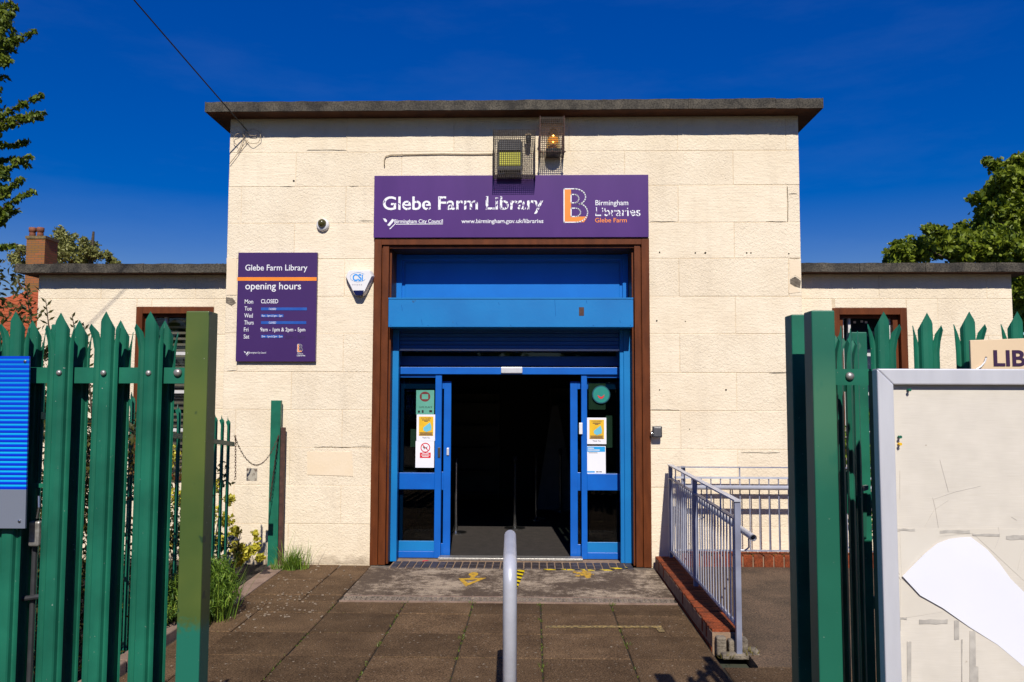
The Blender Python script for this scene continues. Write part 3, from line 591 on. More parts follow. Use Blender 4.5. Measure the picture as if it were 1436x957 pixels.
def sliding(x0, x1, sgn):
    f = M(); yy = YD+.075
    sx0, sx1 = (x1-.085, x1) if sgn < 0 else (x0, x0+.085)
    f.box(sx0, sx1, yy, yy+.05, .01, 2.02)
    ox0, ox1 = (x0, x0+.07) if sgn < 0 else (x1-.07, x1)
    f.box(ox0, ox1, yy, yy+.05, .01, 2.02); f.box(x0, x1, yy+.002, yy+.048, 1.93, 2.018); f.box(x0, x1, yy+.002, yy+.048, .012, .15); f.box(x0, x1, yy+.002, yy+.048, .76, .97)
    d = f.build('sliding_door', mt['blue'], lib, bevel=.004)
    M().box(x0+.02, x1-.02, yy+.02, yy+.028, .1, 1.95).build('glass', mt['glass'], d)
    return d
sdl = sliding(-1.58, -.957, -1); sdr = sliding(.43, 1.07, 1)
M().prism([(-1.004, 1.16), (-.976, 1.16), (-.976, 1.245), (-1.004, 1.245)], YD+.06, YD+.076).build('lock', mt['alu'], sdl, bevel=.004)
M().box(-1.098, -1.066, YD-.03, YD-.018, 1.14, 1.255).build('lock', mt['dgrey'], spl, bevel=.004)
M().box(.525, .565, YD-.05, YD-.02, 1.415, 1.545).build('sensor_box', mt['plastic'], spr, bevel=.005)
M().box(-1.07, .56, 9.36, 9.52, .0, .028).build('threshold_strip', mt['bolt'], lib, bevel=.004)
# windows in the wings
def window(x0, x1, z0, z1, mull, blinds, label=None):
    fr = M(); y = YG; t = .075
    fr.box(x0, x0+t, y-.015, y+.12, z0, z1).box(x1-t, x1, y-.015, y+.12, z0, z1).box(x0+t, x1-t, y-.014, y+.12, z1-t, z1).box(x0-.02, x1+.02, y-.04, y+.12, z0-.06, z0+.001)
    fr.box(x0+t, x0+t+.06, y+.05, y+.16, z0, z1-t).box(x1-t-.06, x1-t, y+.05, y+.16, z0, z1-t).box(x0+t+.06, x1-t-.06, y+.05, y+.16, z1-t-.03, z1-t)
    w = fr.build('window', mt['brown'], lib, bevel=.003)
    a, b = x0+t+.06, x1-t-.06; wf = M(); 
    wf.box(a, a+.028, y+.11, y+.15, z0, z1-t-.03).box(b-.028, b, y+.11, y+.15, z0, z1-t-.03)
    for mx in mull: wf.box(mx-.014, mx+.014, y+.105, y+.15, z0, z1-t-.03)
    for zz in (2.335, 1.89, 1.45): wf.box(a+.028, b-.028, y+.112, y+.148, zz-.022, zz+.014)
    wf.build('window_frame', mt['whitewin'], w)
    M().box(a, b, y+.135, y+.139, z0, z1-t-.03).build('pane', mt['wglass'], w)
    M().box(x0-.1, x1+.1, y+.40, y+.43, z0-.5, z1+.05).build('room_backdrop', pm('brown_room_backdrop', (.045, .036, .03), None, 2, .9) if blinds else pm('blue_grey_room_backdrop', (.045, .055, .095), (.03, .04, .075), 2, .9), w)  # added backdrop panel standing in for the unseen room behind the glass
    if blinds:
        z = z1-.16
        while z > z0:
            M().add([(a, y+.215, z), (b, y+.215, z), (b, y+.200, z+.026), (a, y+.200, z+.026)], [(0, 1, 2, 3)]).build('blind_slat', mt['blind'], w); z -= .068
    return w
window(-4.574, -3.676, .95, 2.86, (-4.28,), True)
wr = window(3.373, 4.20, .95, 2.85, (3.60,), False)
for (px, py) in ((1190, 451), (1199, 452), (1209, 451), (1215, 452), (1214, 484)):
    q = W(px, py, 9.42); M().box(q.x-.014, q.x+.014, 9.428, 9.431, q.z-.012, q.z+.012).build('sticker', mt['cream'], wr)
# holes and chips in the front wall
hm = pm('dark_hole', (.03, .022, .015), None, 9, 1)
for (px, py, s) in ((925, 354, 1.3), (975, 355, 1.3), (989, 355, 1.8), (1047, 355, 1.4), (1053, 355, 1.4), (1106, 356, 1.3), (1018, 547, 1.6), (412, 254, 1.8), (921, 450, 1.4), (967, 602, .8), (961, 451, .8), (925, 547, 1.2)):
    q = W(px, py, YW); M().lathe((q.x, YW-.0035, q.z), [(.0065*s, 0), (.0055*s, .0012)], 8, 'y').build('drill_hole', hm, lib)
# crack lines at joints, and the broken quoin repair
def crack(px0, px1, py, t=.006):
    a, b = W(px0, py, YW), W(px1, py, YW); mm = M(); n = max(3, int((b.x-a.x)/.05)); pts = []
    for i in range(n+1): pts.append((a.x+(b.x-a.x)*i/n, YW-.0022, a.z+random.uniform(-.003, .003)))
    mm.tube(pts, [t*.15]+[t*random.uniform(.25, .5) for _ in range(n-1)]+[t*.15], 5); mm.build('crack', hm, lib)
for c_ in ((430, 486, 211), (392, 412, 262), (490, 503, 261), (503, 523, 310), (440, 492, 627), (495, 520, 626), (1039, 1094, 635), (1078, 1103, 523), (1074, 1102, 311), (1107, 1122, 363), (912, 948, 311), (318, 333, 363), (910, 952, 575), (1106, 1118, 272), (318, 330, 422), (318, 332, 520)): crack(*c_)
a = W(1104, 262, YW); b = W(1105, 311, YW); M().tube([(a.x, YW-.0022, a.z), (a.x+.004, YW-.0022, (a.z+b.z)/2), (a.x-.002, YW-.0022, b.z)], .0025, 5).build('crack', hm, lib)
for (pts, m) in (([(1107, 365), (1121, 365), (1123, 392), (1115, 386), (1108, 391)], mt['patch']), ([(1107, 398), (1117, 404), (1122, 410), (1106, 412)], mt['patch']), ([(318, 362), (332, 362), (332, 414), (318, 414)], mt['patch']), ([(431, 634), (493, 634), (495, 668), (431, 666)], mt['patch'])):
    P = [(W(x, y, YW).x, W(x, y, YW).z) for x, y in pts]; M().prism(P, YW-.0045, YW+.003).build('repair_patch', m, lib)
chip = M().prism([(W(x, y, YW).x, W(x, y, YW).z) for x, y in [(1108, 392), (1115, 388), (1123, 394), (1122, 404), (1114, 402), (1108, 398)]], YW-.0035, YW+.002); chip.build('broken_corner', mt['concrete_old'], lib)
chip = M().prism([(W(x, y, YW).x, W(x, y, YW).z) for x, y in [(317, 417), (326, 418), (331, 425), (325, 429), (317, 425)]], YW-.0035, YW+.002); chip.build('broken_corner', mt['concrete_old'], lib)

# ================================================================== SIGNS ON THE WALL
YS = 9.035
sg = thing('fascia_sign', 'long purple sign reading Glebe Farm Library above the door', 'sign', (-.25, YS, 3.61))
M().box(-1.79, 1.281, YS, 9.075, 3.612, 4.317).build('panel', mt['purple'], sg, bevel=.003)
YT = YS-.001
ptext('Glebe Farm Library', 537, 762, 294, 276, YT, mt['worn'], sg, bold=.012)
ptext('www.birmingham.gov.uk/libraries', 647, 762, 313, 307.5, YT, mt['worn2'], sg, bold=.012)
ptext('Birmingham City Council', 553, 621, 313, 308, YT, mt['worn2'], sg, bold=.012)
ptext('Birmingham', 835, 881, 288, 281, YT, mt['white'], sg, bold=.006)
ptext('Libraries', 835, 898, 303, 291, YT, mt['worn'], sg, bold=.008)
ptext('Glebe Farm', 834.5, 879, 312, 306, YT, mt['orange'], sg, bold=.006)
ul = ppoly([(555, 314.2), (621, 313.8), (621, 314.8), (555, 315.2)], YT); ul.build('underline', mt['white'], sg)
def council_mark(x, y, s, Y, par):      # two bent bars and a line under them
    def q(pts): return [(x+a*s, y+b*s) for a, b in pts]
    m = ppoly(q([(0, 0), (3.5, .4), (6, 3), (5.2, 5.5), (2.8, 4.8)]), Y)
    m2 = ppoly(q([(6, 9.5), (13, .8), (15.8, 2), (14.5, 5), (9, 11)]), Y)
    m3 = ppoly(q([(9, 14.5), (17.5, 6.5), (18.2, 7.2), (10, 15.5)]), Y)
    for w in (m, m2, m3): w.build('council_mark', mt['white'], par)
council_mark(537, 306.5, 1.0, YT, sg)
def bee_logo(px0, px1, pyt, pyb, Y, par, lw=.0055):
    a, b = W(px0, pyb, Y), W(px1, pyt, Y); w, h = b.x-a.x, b.z-a.z; X = lambda u: a.x+u*w; Z = lambda v: a.z+v*h
    # orange L
    o = M(); o.prism([(X(0), Z(0)), (X(.82), Z(0)), (X(.97), Z(.17)), (X(.29), Z(.17)), (X(.29), Z(1)), (X(0), Z(1))], Y-.0006, Y); o.build('orange_letter', mt['orange'], par)
    t = M(); y = Y-.0016
    outer = [(X(0), Z(0)), (X(0), Z(1)), (X(.45), Z(1))]+arc(X(.45), Z(.755), .44*w, .245*h, 90, -75, 10)+arc(X(.5), Z(.29), .47*w, .29*h, 68, -90, 12)+[(X(0), Z(0))]
    i1 = [(X(.29), Z(.17)), (X(.29), Z(.42)), (X(.48), Z(.42))]+arc(X(.48), Z(.295), .20*w, .125*h, 90, -90, 8)+[(X(.29), Z(.17))]
    i2 = [(X(.29), Z(.58)), (X(.29), Z(.83)), (X(.44), Z(.83))]+arc(X(.44), Z(.705), .17*w, .125*h, 90, -90, 8)+[(X(.29), Z(.58))]
    for L_ in (outer, i1, i2):
        for (p0, p1) in zip(L_[:-1], L_[1:]):
            d = Vector((p1[0]-p0[0], 0, p1[1]-p0[1]))
            if d.length < 1e-6: continue
            n = Vector((-d.z, 0, d.x)).normalized()*lw/2; e = d.normalized()*lw*.4
            q = [Vector((p0[0], y, p0[1]))-e-n, Vector((p1[0], y, p1[1]))+e-n, Vector((p1[0], y, p1[1]))+e+n, Vector((p0[0], y, p0[1]))-e+n]
            t.add(q, [(0, 1, 2, 3)])
    t.build('letter_outline', mt['white'], par)
bee_logo(791, 825, 265, 312, YT, sg, .012)
# opening hours sign
oh = thing('opening_hours_sign', 'purple opening hours sign with orange stripe left of the door', 'sign', (-2.87, YS, 2.22))
M().prism([(-3.312, 2.222), (-2.418, 2.222), (-2.418, 3.446), (-3.312, 3.446)], YS, 9.075).build('panel', mt['dpurple'], oh, bevel=.003)
ppoly([(332.7, 389), (444, 389), (444, 394), (332.7, 394)], YT).build('orange_stripe', mt['orange'], oh)
ptext('Glebe Farm Library', 344, 431, 379.5, 371.5, YT, mt['white'], oh, bold=.006)
ptext('opening hours', 344, 422, 406, 396.5, YT, mt['white'], oh, bold=.006)
for i, (d, w) in enumerate((('Mon', 355), ('Tue', 353), ('Wed', 355), ('Thurs', 356.5), ('Fri', 349.5), ('Sat', 351))):
    ptext(d, 343.2-.3*i, w-.3*i, 426+9.8*i, 420.3+9.8*i, YT, mt['white'], oh, bold=.004)
ptext('CLOSED', 366, 390, 425.5, 420, YT, mt['white'], oh, bold=.01)
ptext('9am - 1pm & 2pm - 5pm', 365, 428, 465, 459.8, YT, mt['white'], oh, bold=.006)
ptext('2pm - 5pm', 400, 428, 475, 469.8, YT, mt['ghost'], oh)
for (y, x1, t_, a_, b_) in ((433.5, 430.5, 'CLOSED', 377, 387), (443, 397.5, '9am - 1pm & 2pm - 5pm', 367, 396), (452.7, 429.5, 'CLOSED', 377, 387), (472, 397, '9am - 1pm & 2pm - 5pm', 367, 396)):
    ppoly([(366, y-2), (x1, y-2), (x1, y+2), (366, y+2)], YT-.001).build('cover_strip', mt['stripblue'], oh)
    ptext(t_, a_, b_, y+1.3, y-1.3, YT-.0025, mt['white'], oh)
ptext('Birmingham City Council', 349, 373, 496, 493.6, YT, mt['white'], oh); council_mark(342, 493, .42, YT, oh)
bee_logo(417, 424.5, 483, 494, YT, oh, .004); ptext('Birmingham', 417, 425, 497, 495.4, YT, mt['white'], oh); ptext('Libraries', 416.5, 428, 499.8, 497.6, YT, mt['white'], oh, bold=.01)

# ================================================================== THINGS ON THE WALL
# alarm box
al = thing('alarm_box', 'white CSi burglar alarm box left of the door', 'alarm', (-2.0, 9.07, 3.0))
hexa = [(487.4, 380.5), (490, 379), (516, 379), (519, 380), (522.5, 387), (511, 411), (508, 413.5), (498, 413.5), (495.5, 411), (484.2, 388)]
P = [(W(x, y, 8.99).x, W(x, y, 8.99).z) for x, y in hexa]; cx = sum(p[0] for p in P)/len(P); cz = sum(p[1] for p in P)/len(P)
mm = M(); n = len(P); back = [(cx+(p[0]-cx)*1.08, 9.076, cz+(p[1]-cz)*1.05) for p in P]; mid = [(p[0], 9.015, p[1]) for p in P]; fr_ = [(cx+(p[0]-cx)*.93, 8.99, cz+(p[1]-cz)*.93) for p in P]
mm.add(back+mid+fr_, [tuple(range(2*n, 3*n))]+[(i, (i+1) % n, (i+1) % n+n, i+n) for i in range(n)]+[(i+n, (i+1) % n+n, (i+1) % n+2*n, i+2*n) for i in range(n)]); mm.build('cover', mt['plastic'], al)
M().prism([(W(x, y, 8.985).x, W(x, y, 8.985).z) for x, y in [(495, 407.5), (510.5, 407.5), (509, 412), (507, 414.5), (499, 414.5), (497, 412)]][::-1][::-1], 8.984, 9.05).build('strobe', mt['navy'], al, bevel=.004)
ptext('CSi', 494.5, 509, 393.8, 385, 8.9885, mt['csiblue'], al, bold=.03)
e = M(); c = W(502, 389, 8.988); L_ = arc(c.x, c.z, .088, .052, 0, 360, 28)
for i in range(28):
    if 2 < i % 28 < 26: e.tube([(L_[i][0], 8.9885, L_[i][1]), (L_[i+1][0], 8.9885, L_[i+1][1])], .0016, 4)
e.build('oval_ring', mt['csiblue'], al); [(lambda a, b: M().box(a.x, b.x, 8.9885, 8.9895, a.z, b.z).build('small_print', mt['greyprint'], al))(W(x, 400.3, 8.9885), W(x+1.6, 398.6, 8.9885)) for x in (494, 497, 500, 503, 506)]
# dome sensor
q = W(452.5, 315, 9.06)
dm = thing('dome_camera', 'small round dome camera on the wall above the hours sign', 'camera', (q.x, 9.075, q.z))
M().lathe((q.x, 9.078, q.z-.005), [(.074, 0), (.074, .015), (.066, .035), (.05, .045)], 24, 'y').build('base', mt['plastic'], dm, smooth=True)
M().lathe((q.x, 9.04, q.z+.008), [(.048, 0), (.047, .02), (.038, .038), (.022, .05), (.004, .054)], 20, 'y').build('dome', mt['olive'], dm, smooth=True)
# caged floodlight
def cage(name_par, x0, x1, y0, y1, z0, z1, sp=.0225, r=.0026, bottom=True):
    c = M(); 
    def ln(a, b): c.tube([a, b], r, 4, False)
    nx = round((x1-x0)/sp); nz = round((z1-z0)/sp); ny = round((y1-y0)/sp)
    for i in range(nx+1):
        x = x0+(x1-x0)*i/nx; ln((x, y0, z0), (x, y0, z1)); ln((x, y0, z1), (x, y1, z1)); ln((x, y0, z0), (x, y1, z0))
    for i in range(nz+1):
        z = z0+(z1-z0)*i/nz; ln((x0, y0, z), (x1, y0, z)); ln((x0, y0, z), (x0, y1, z)); ln((x1, y0, z), (x1, y1, z))
    for i in range(ny+1):
        y = y0+(y1-y0)*i/ny
        ln((x0, y, z0), (x0, y, z1)); ln((x1, y, z0), (x1, y, z1)); ln((x0, y, z1), (x1, y, z1)); ln((x0, y, z0), (x1, y, z0))
    for (x, z) in ((x0, z0), (x1, z0), (x0, z1), (x1, z1)): c.tube([(x, y0, z), (x, y1, z)], .004, 5)
    c.build('wire_cage', mt['wire'], name_par)
a = W(691.5, 245, 8.84); b = W(750.5, 182, 8.84)
fl = thing('floodlight', 'square floodlight with yellow lens inside a wire mesh cage', 'floodlight', ((a.x+b.x)/2, 9.07, a.z))
cage(fl, a.x, b.x, 8.84, 9.07, a.z, b.z)
a = W(697.5, 237, 8.9); b = W(732.5, 198, 8.9)
hb = M(); hb.prism([(a.x, a.z+.04), (b.x, a.z+.04), (b.x, b.z), (a.x, b.z)], 8.93, 9.0); hb.box(a.x+.02, b.x-.02, 8.95, 9.0, a.z-.02, a.z+.04); hb.box((a.x+b.x)/2-.03, (a.x+b.x)/2+.03, 9.0, 9.075, a.z+.1, a.z+.16)
hb.build('housing', mt['dgrey'], fl, bevel=.006)
M().box(a.x+.012, b.x-.012, 8.90, 8.93, b.z-.11, b.z+.012).build('hood', mt['dgrey'], fl, bevel=.004)
M().box(a.x+.016, b.x-.016, 8.918, 8.9295, a.z+.045, b.z-.115).build('lens', mt['lens'], fl)
M().box(a.x, b.x, 8.895, 8.935, a.z-.012, a.z+.032).build('bottom_lip', mt['dgrey'], fl, bevel=.003)
q = W(741, 195, 8.98); M().lathe((q.x, 8.98, q.z), [(.012, -.05), (.03, -.04), (.03, .02), (.02, .045), (.004, .05)], 12).build('sensor', mt['dgrey'], fl, smooth=True)
M().lathe((q.x, 8.98, q.z+.04), [(.034, 0), (.034, .012), (.01, .02)], 12).build('sensor_cap', mt['cream'], fl)
# bulkhead lamp in its own cage
a = W(757.5, 214, 8.86); b = W(791, 163, 8.86)
bl = thing('bulkhead_lamp', 'lit bulkhead lamp with a glowing bulb in a narrow wire cage', 'lamp', ((a.x+b.x)/2, 9.07, a.z))
cage(bl, a.x, b.x, 8.86, 9.07, a.z, b.z-.01)
pins = M()
for z in (a.z+.01, b.z-.11): pins.tube([(a.x-.02, 8.87, z), (b.x+.02, 8.87, z)], .004, 6)
for x in (a.x, b.x):
    pins.box(x-.004, x+.004, 8.85, 8.865, a.z, b.z)
    for z in (a.z+.01, b.z-.11): pins.lathe((x, 8.87, z-.01), [(.012, 0), (.012, .02)], 8)
pins.build('cage_hinge_bars', mt['rust'], bl)
c = W(776, 198, 8.98)
pr = [(.085, -.13), (.082, -.06), (.074, .02), (.058, .09), (.034, .135), (.006, .152)]
M().lathe((c.x, 8.99, c.z), pr, 18).build('glass_cover', mt['lampglass'], bl, smooth=True)
M().lathe((c.x, 8.99, c.z-.17), [(.065, 0), (.084, .02), (.088, .06), (.088, .07)], 18).build('base', mt['dgrey'], bl, smooth=True)
q = W(776, 193, 8.97); M().lathe((q.x, 8.97, q.z-.02), [(.012, -.03), (.018, -.01), (.024, .01), (.02, .03), (.006, .045)], 12).build('bulb', mt['bulb'], bl, smooth=True)
M().lathe((q.x, 8.985, q.z-.05), [(.05, 0), (.058, .02), (.05, .05), (.02, .07)], 14).build('reflector', mt['amber'], bl, smooth=True)
# cables
cb = M(); cb.tube([W(x, y, 9.066) for x, y in ((539, 234), (539, 224), (541, 219.5), (548, 217.5), (580, 216.8), (620, 216), (660, 216.5), (694, 216))], .006, 6); cb.build('wall_cable', mt['creamcable'], label='cream painted cable running along the wall to the floodlight', cat='cable', smooth=True)
c0 = W(347, 184, 9.05); c1 = W(190, 0, 7.45); c2 = CAMP+(c1-CAMP)*1.0+ (c1-c0)*2.2
cb = M(); pts = []
for i in range(25):
    t = i/24; p = c0.lerp(c2, t); p.z -= .02*4*t*(1-t); pts.append(p)
cb.tube(pts, .007, 6); 
cb.build('overhead_cable', mt['cable'], smooth=True, label='black overhead cable coming down to the roof corner', cat='cable')
co = M()
for (px, py, r_, a0, a1) in ((355, 192, .088, -160, 150), (336, 196, .07, -20, 250)):
    c = W(px, py, 9.05); co.tube([(x, 9.045+.012*math.sin(i), z) for i, (x, z) in enumerate(arc(c.x, c.z, r_, r_*.95, a0, a1, 22))], .0032, 5)
for pl in (((344, 183), (341, 195), (337, 207), (333, 213)), ((348, 196), (338, 208), (333, 216), (322, 230)), ((342, 184), (350, 190), (358, 191), (362, 187))): co.tube([W(x, y, 9.055) for x, y in pl], .0035, 5)
co.build('coiled_cable', mt['creamcable'], label='loose coils of spare cable under the left roof corner', cat='cable', smooth=True)
# small sensor box on a bracket right of the door
q0, q1 = W(914, 614, 8.99), W(928.5, 598, 8.99)
bx = thing('wall_box', 'small dark grey square box on the wall right of the door', 'lamp', ((q0.x+q1.x)/2, 9.07, q0.z))
M().box(q0.x+.01, q1.x, 8.985, 9.03, q0.z, q1.z).build('housing', mt['dgrey'], bx, bevel=.01)
M().box(q0.x+.024, q1.x-.012, 8.980, 8.986, q0.z+.014, q1.z-.014).build('lens', mt['greyprint'] if False else pm('smoked_lens', (.10, .10, .11), None, 9, .25), bx, bevel=.003)
M().box(q0.x-.01, q0.x+.05, 9.0, 9.075, q0.z+.02, q0.z+.055).build('bracket', mt['chrome'], bx, bevel=.004)

# ================================================================== POSTERS ON THE GLASS
YP = YD+.0055
def poster(name, label, px0, px1, py0, py1, m, Y=YP):
    a, b = W(px0, py1, Y), W(px1, py0, Y); t = thing(name, label, 'poster', ((a.x+b.x)/2, Y, a.z))
    M().box(a.x, b.x, Y-.0012, Y, a.z, b.z).build('sheet', m, t); return t
def bars(t, rows, Y, m):
    mm = M()
    for (x0, x1, y, h) in rows: a, b = W(x0, y+h, Y), W(x1, y, Y); mm.box(a.x, b.x, Y-.0006, Y, a.z, b.z)
    mm.build('small_print', m, t)
for (ox, oy, side, lab) in ((0, 0, 'left', 'yellow face mask poster on the glass left of the door'), (239.2, 4.5, 'right', 'yellow face mask poster on the glass right of the door')):
    t = poster('mask_poster', lab, 584+ox, 611+ox, 581.5+oy, 618.5+oy, mt['paper']); Y = YP-.0016
    a, b = W(587.3+ox, 611.5+oy, Y), W(607.8+ox, 584.5+oy, Y); M().box(a.x, b.x, Y-.0006, Y, a.z, b.z).build('yellow_field', mt['yellow'], t)
    Y -= .0012; ptext('CUSTOMERS', 590.5+ox, 604.5+ox, 587.7+oy, 585.7+oy, Y, mt['darkink'], t)
    mk = ppoly([(593.5+ox, 600+oy), (603+ox, 592.5+oy), (605+ox, 599+oy), (604.5+ox, 603.5+oy), (598+ox, 606+oy), (594+ox, 604+oy)], Y); mk.build('mask_picture', mt['cyan'], t)
    bars(t, [(592+ox, 603+ox, 588.8+oy, .9), (595+ox, 600+ox, 590.6+oy, .8), (588.5+ox, 606.5+ox, 606.8+oy, .9), (589+ox, 606+ox, 608.4+oy, .8), (587.8+ox, 607+ox, 609.8+oy, 1.0)], Y, mt['darkink'])
    ptext('Thank You', 592+ox, 603+ox, 615+oy, 613+oy, Y, mt['darkink'], t)
t = poster('no_dogs_sign', 'white sign with red no dogs circle on the left glass', 582.5, 609, 618.8, 656, mt['paper'], YP-.002); Y = YP-.0036
ring = M(); c = W(596.5, 628, Y)
for i in range(24):
    A, B = math.radians(15*i), math.radians(15*i+15); r1, r2 = .056, .045
    ring.add([(c.x+r2*math.cos(A), Y-.0008, c.z+r2*math.sin(A)), (c.x+r1*math.cos(A), Y-.0008, c.z+r1*math.sin(A)), (c.x+r1*math.cos(B), Y-.0008, c.z+r1*math.sin(B)), (c.x+r2*math.cos(B), Y-.0008, c.z+r2*math.sin(B))], [(0, 1, 2, 3)])
ring.add([(c.x-.036, Y-.001, c.z+.030), (c.x-.030, Y-.001, c.z+.036), (c.x+.036, Y-.001, c.z-.030), (c.x+.030, Y-.001, c.z-.036)], [(0, 1, 2, 3)])
ring.build('red_ring', mt['red'], t)
dg = M().prism([(c.x+u*.001, c.z+v*.001) for u, v in ((-30, 5), (-26, 14), (-18, 12), (-14, 4), (14, 3), (22, 16), (25, 14), (20, 0), (20, -20), (15, -20), (13, -8), (-10, -8), (-12, -22), (-17, -22), (-18, -2), (-28, 0))], Y-.0005, Y); dg.build('dog_silhouette', mt['black'], t)
a, b = W(588.8, 642.5, Y), W(604, 635, Y); M().box(a.x, b.x, Y-.0005, Y, a.z, b.z).build('red_panel', mt['red'], t)
bars(t, [(592, 601, 636, .9), (590.5, 602.5, 638, .9), (592, 601, 640, .9)], Y-.0012, mt['white'])
t = poster('safe_place_poster', 'teal poster with a maroon ring and SAFE PLACE lettering on left glass', 583.5, 609, 547.5, 581.2, mt['teal']); Y = YP-.0016
c = W(596, 556.5, Y); M().prism(arc(c.x, c.z, .062, .058, 0, 360, 22)[:-1], Y-.0005, Y).build('maroon_disc', mt['maroon'], t)
a, b = W(591.5, 560, Y), W(600.5, 553, Y); M().box(a.x, b.x, Y-.0015, Y-.001, a.z, b.z).build('centre_panel', mt['teal'], t)
ptext('SAFE PLACE', 588, 606, 572.5, 570, Y, mt['black'], t)
bars(t, [(586, 589, 576, 3), (591.5, 594, 575.4, 3.8), (602, 606, 575.5, 3)], Y, mt['black'])
t = poster('blank_paper', 'pale green sheet behind the left glass beside the no dogs sign', 575.5, 584, 602, 627, mt['mint'], YD+.0295)
t = poster('badge_poster', 'round teal badge on a pale sheet at the top of the right glass', 825.5, 849, 538, 574.5, mt['mint'], YD+.0295)
Y = YP; c = W(843, 553.5, Y); M().prism(arc(c.x, c.z, .104, .104, 0, 360, 28)[:-1], Y-.001, Y).build('badge_rim', pm('deep_teal_rim', (.01, .08, .12), None, 9, .4), t)
M().prism(arc(c.x, c.z, .092, .092, 0, 360, 28)[:-1], Y-.002, Y-.0015).build('badge_disc', mt['tealdark'], t)
M().prism([(c.x+u*.001, c.z+v*.001) for u, v in ((-42, -8), (-20, -18), (0, -30), (22, -16), (38, 2), (30, -30), (8, -50), (-6, -50), (-30, -34))][::-1], Y-.003, Y-.0025).build('open_book_picture', mt['red'], t)
t = poster('blank_paper', 'pale green sheet behind the right glass beside the mask poster', 850, 858.5, 583, 628, mt['mint'], YD+.0295)
t = poster('information_sheet', 'white sheet with a blue header low on the right glass', 822.6, 849.3, 625.8, 664.5, mt['paper'], YP-.002); Y = YP-.0036
a, b = W(823.6, 633.8, Y), W(848.5, 626.6, Y); M().box(a.x, b.x, Y-.0005, Y, a.z, b.z).build('blue_header', pm('sky_header', (.02, .36, .78), None, 9, .4), t)
bars(t, [(824.6, 833, 628.2, 1.1), (824.6, 841, 630.9, 1.1)], Y-.0012, mt['white'])
a, b = W(823.6, 663, Y), W(834, 661, Y); M().box(a.x, b.x, Y-.0005, Y, a.z, b.z).build('blue_tab', bpy.data.materials['sky_header'], t)
bars(t, [(825.5, 838, 635, .6), (836, 839.5, 661.4, 1.2), (840.3, 844, 661.4, 1.2)], Y, mt['black'])

# ================================================================== INTERIOR THINGS
for i, (px, py, Y, lab) in enumerate(((722, 720, 11.6, 'steel queue post nearest the middle of the dark doorway'), (752, 700, 12.5, 'steel queue post second from the middle inside'), (786, 685, 13.4, 'steel queue post farthest inside to the right'), (652, 735, 11.2, 'steel queue post at the left edge of the doorway'))):
    q = W(px, py, Y) if i < 3 else W(637, py, 11.0); t = thing('queue_post', lab, 'queue post', (q.x, Y, 0), 'queue posts inside the doorway')
    M().lathe((q.x, Y, .004), [(.15, 0), (.15, .015), (.03, .03)], 20).build('base', mt['chrome'], t)
    M().tube([(q.x, Y, .03), (q.x, Y, .95)], .022, 10).build('pole', mt['chrome'], t); M().lathe((q.x, Y, .95), [(.03, 0), (.03, .05), (.015, .06)], 12).build('cap', mt['black'], t)
for (x0, x1, Y, z1, lab) in ((-2.1, -.6, 15.0, 1.9, 'dim bookshelf against the back wall on the left'), (.3, 1.6, 15.0, 2.0, 'dim bookshelf against the back wall on the right')):
    t = thing('bookshelf', lab, 'bookshelf', ((x0+x1)/2, Y, 0)); wd_ = pm('shelf_wood', (.10, .07, .045), None, 9, .6) if 'shelf_wood' not in bpy.data.materials else bpy.data.materials['shelf_wood']
    M().box(x0, x0+.03, Y-.3, Y, .004, z1).box(x1-.03, x1, Y-.3, Y, .004, z1).box(x0+.03, x1-.03, Y-.03, Y, .004, z1).build('carcass', wd_, t)
    for z in (.1, .5, .9, 1.3, 1.7): M().box(x0+.03, x1-.03, Y-.29, Y-.03, z, z+.025).build('shelf', wd_, t)
tb = thing('display_easel', 'pale triangular display board standing inside the doorway', 'display board', (.35, 13.9, 0))
M().add([(.05, 13.6, .004), (.72, 13.6, .004), (.42, 13.9, 1.7), (.32, 13.9, 1.7), (.05, 13.63, .004), (.72, 13.63, .004), (.42, 13.93, 1.7), (.32, 13.93, 1.7)], [(0, 1, 2, 3), (7, 6, 5, 4), (0, 4, 5, 1), (1, 5, 6, 2), (2, 6, 7, 3), (3, 7, 4, 0)]).build('board', pm('grey_display_board', (.20, .19, .18), None, 9, .8), tb)

# ================================================================== CENTRAL HOOP RAIL
hp = M(); pts = []; A = Vector((-.137, 4.98, 0)); B = Vector((-.112, 4.05, 0)); R_ = .11; H = 1.055-.034
pts.append((A.x, A.y, -.05)); 
dirn = (B-A).normalized()
for i in range(9):
    t = math.pi/2*i/8; p = A+dirn*(R_*(1-math.cos(t))); pts.append((p.x, p.y, H-R_+R_*math.sin(t)))
for i in range(9):
    t = math.pi/2*(1-i/8); p = B-dirn*(R_*(1-math.cos(t))); pts.append((p.x, p.y, H-R_+R_*math.sin(t)))
pts.append((B.x, B.y, -.05)); hp.tube(pts, .0345, 18)
hp.build('hoop_rail', mt['steel'], label='grey painted tubular hoop rail standing in the middle of the path', cat='handrail', smooth=True)

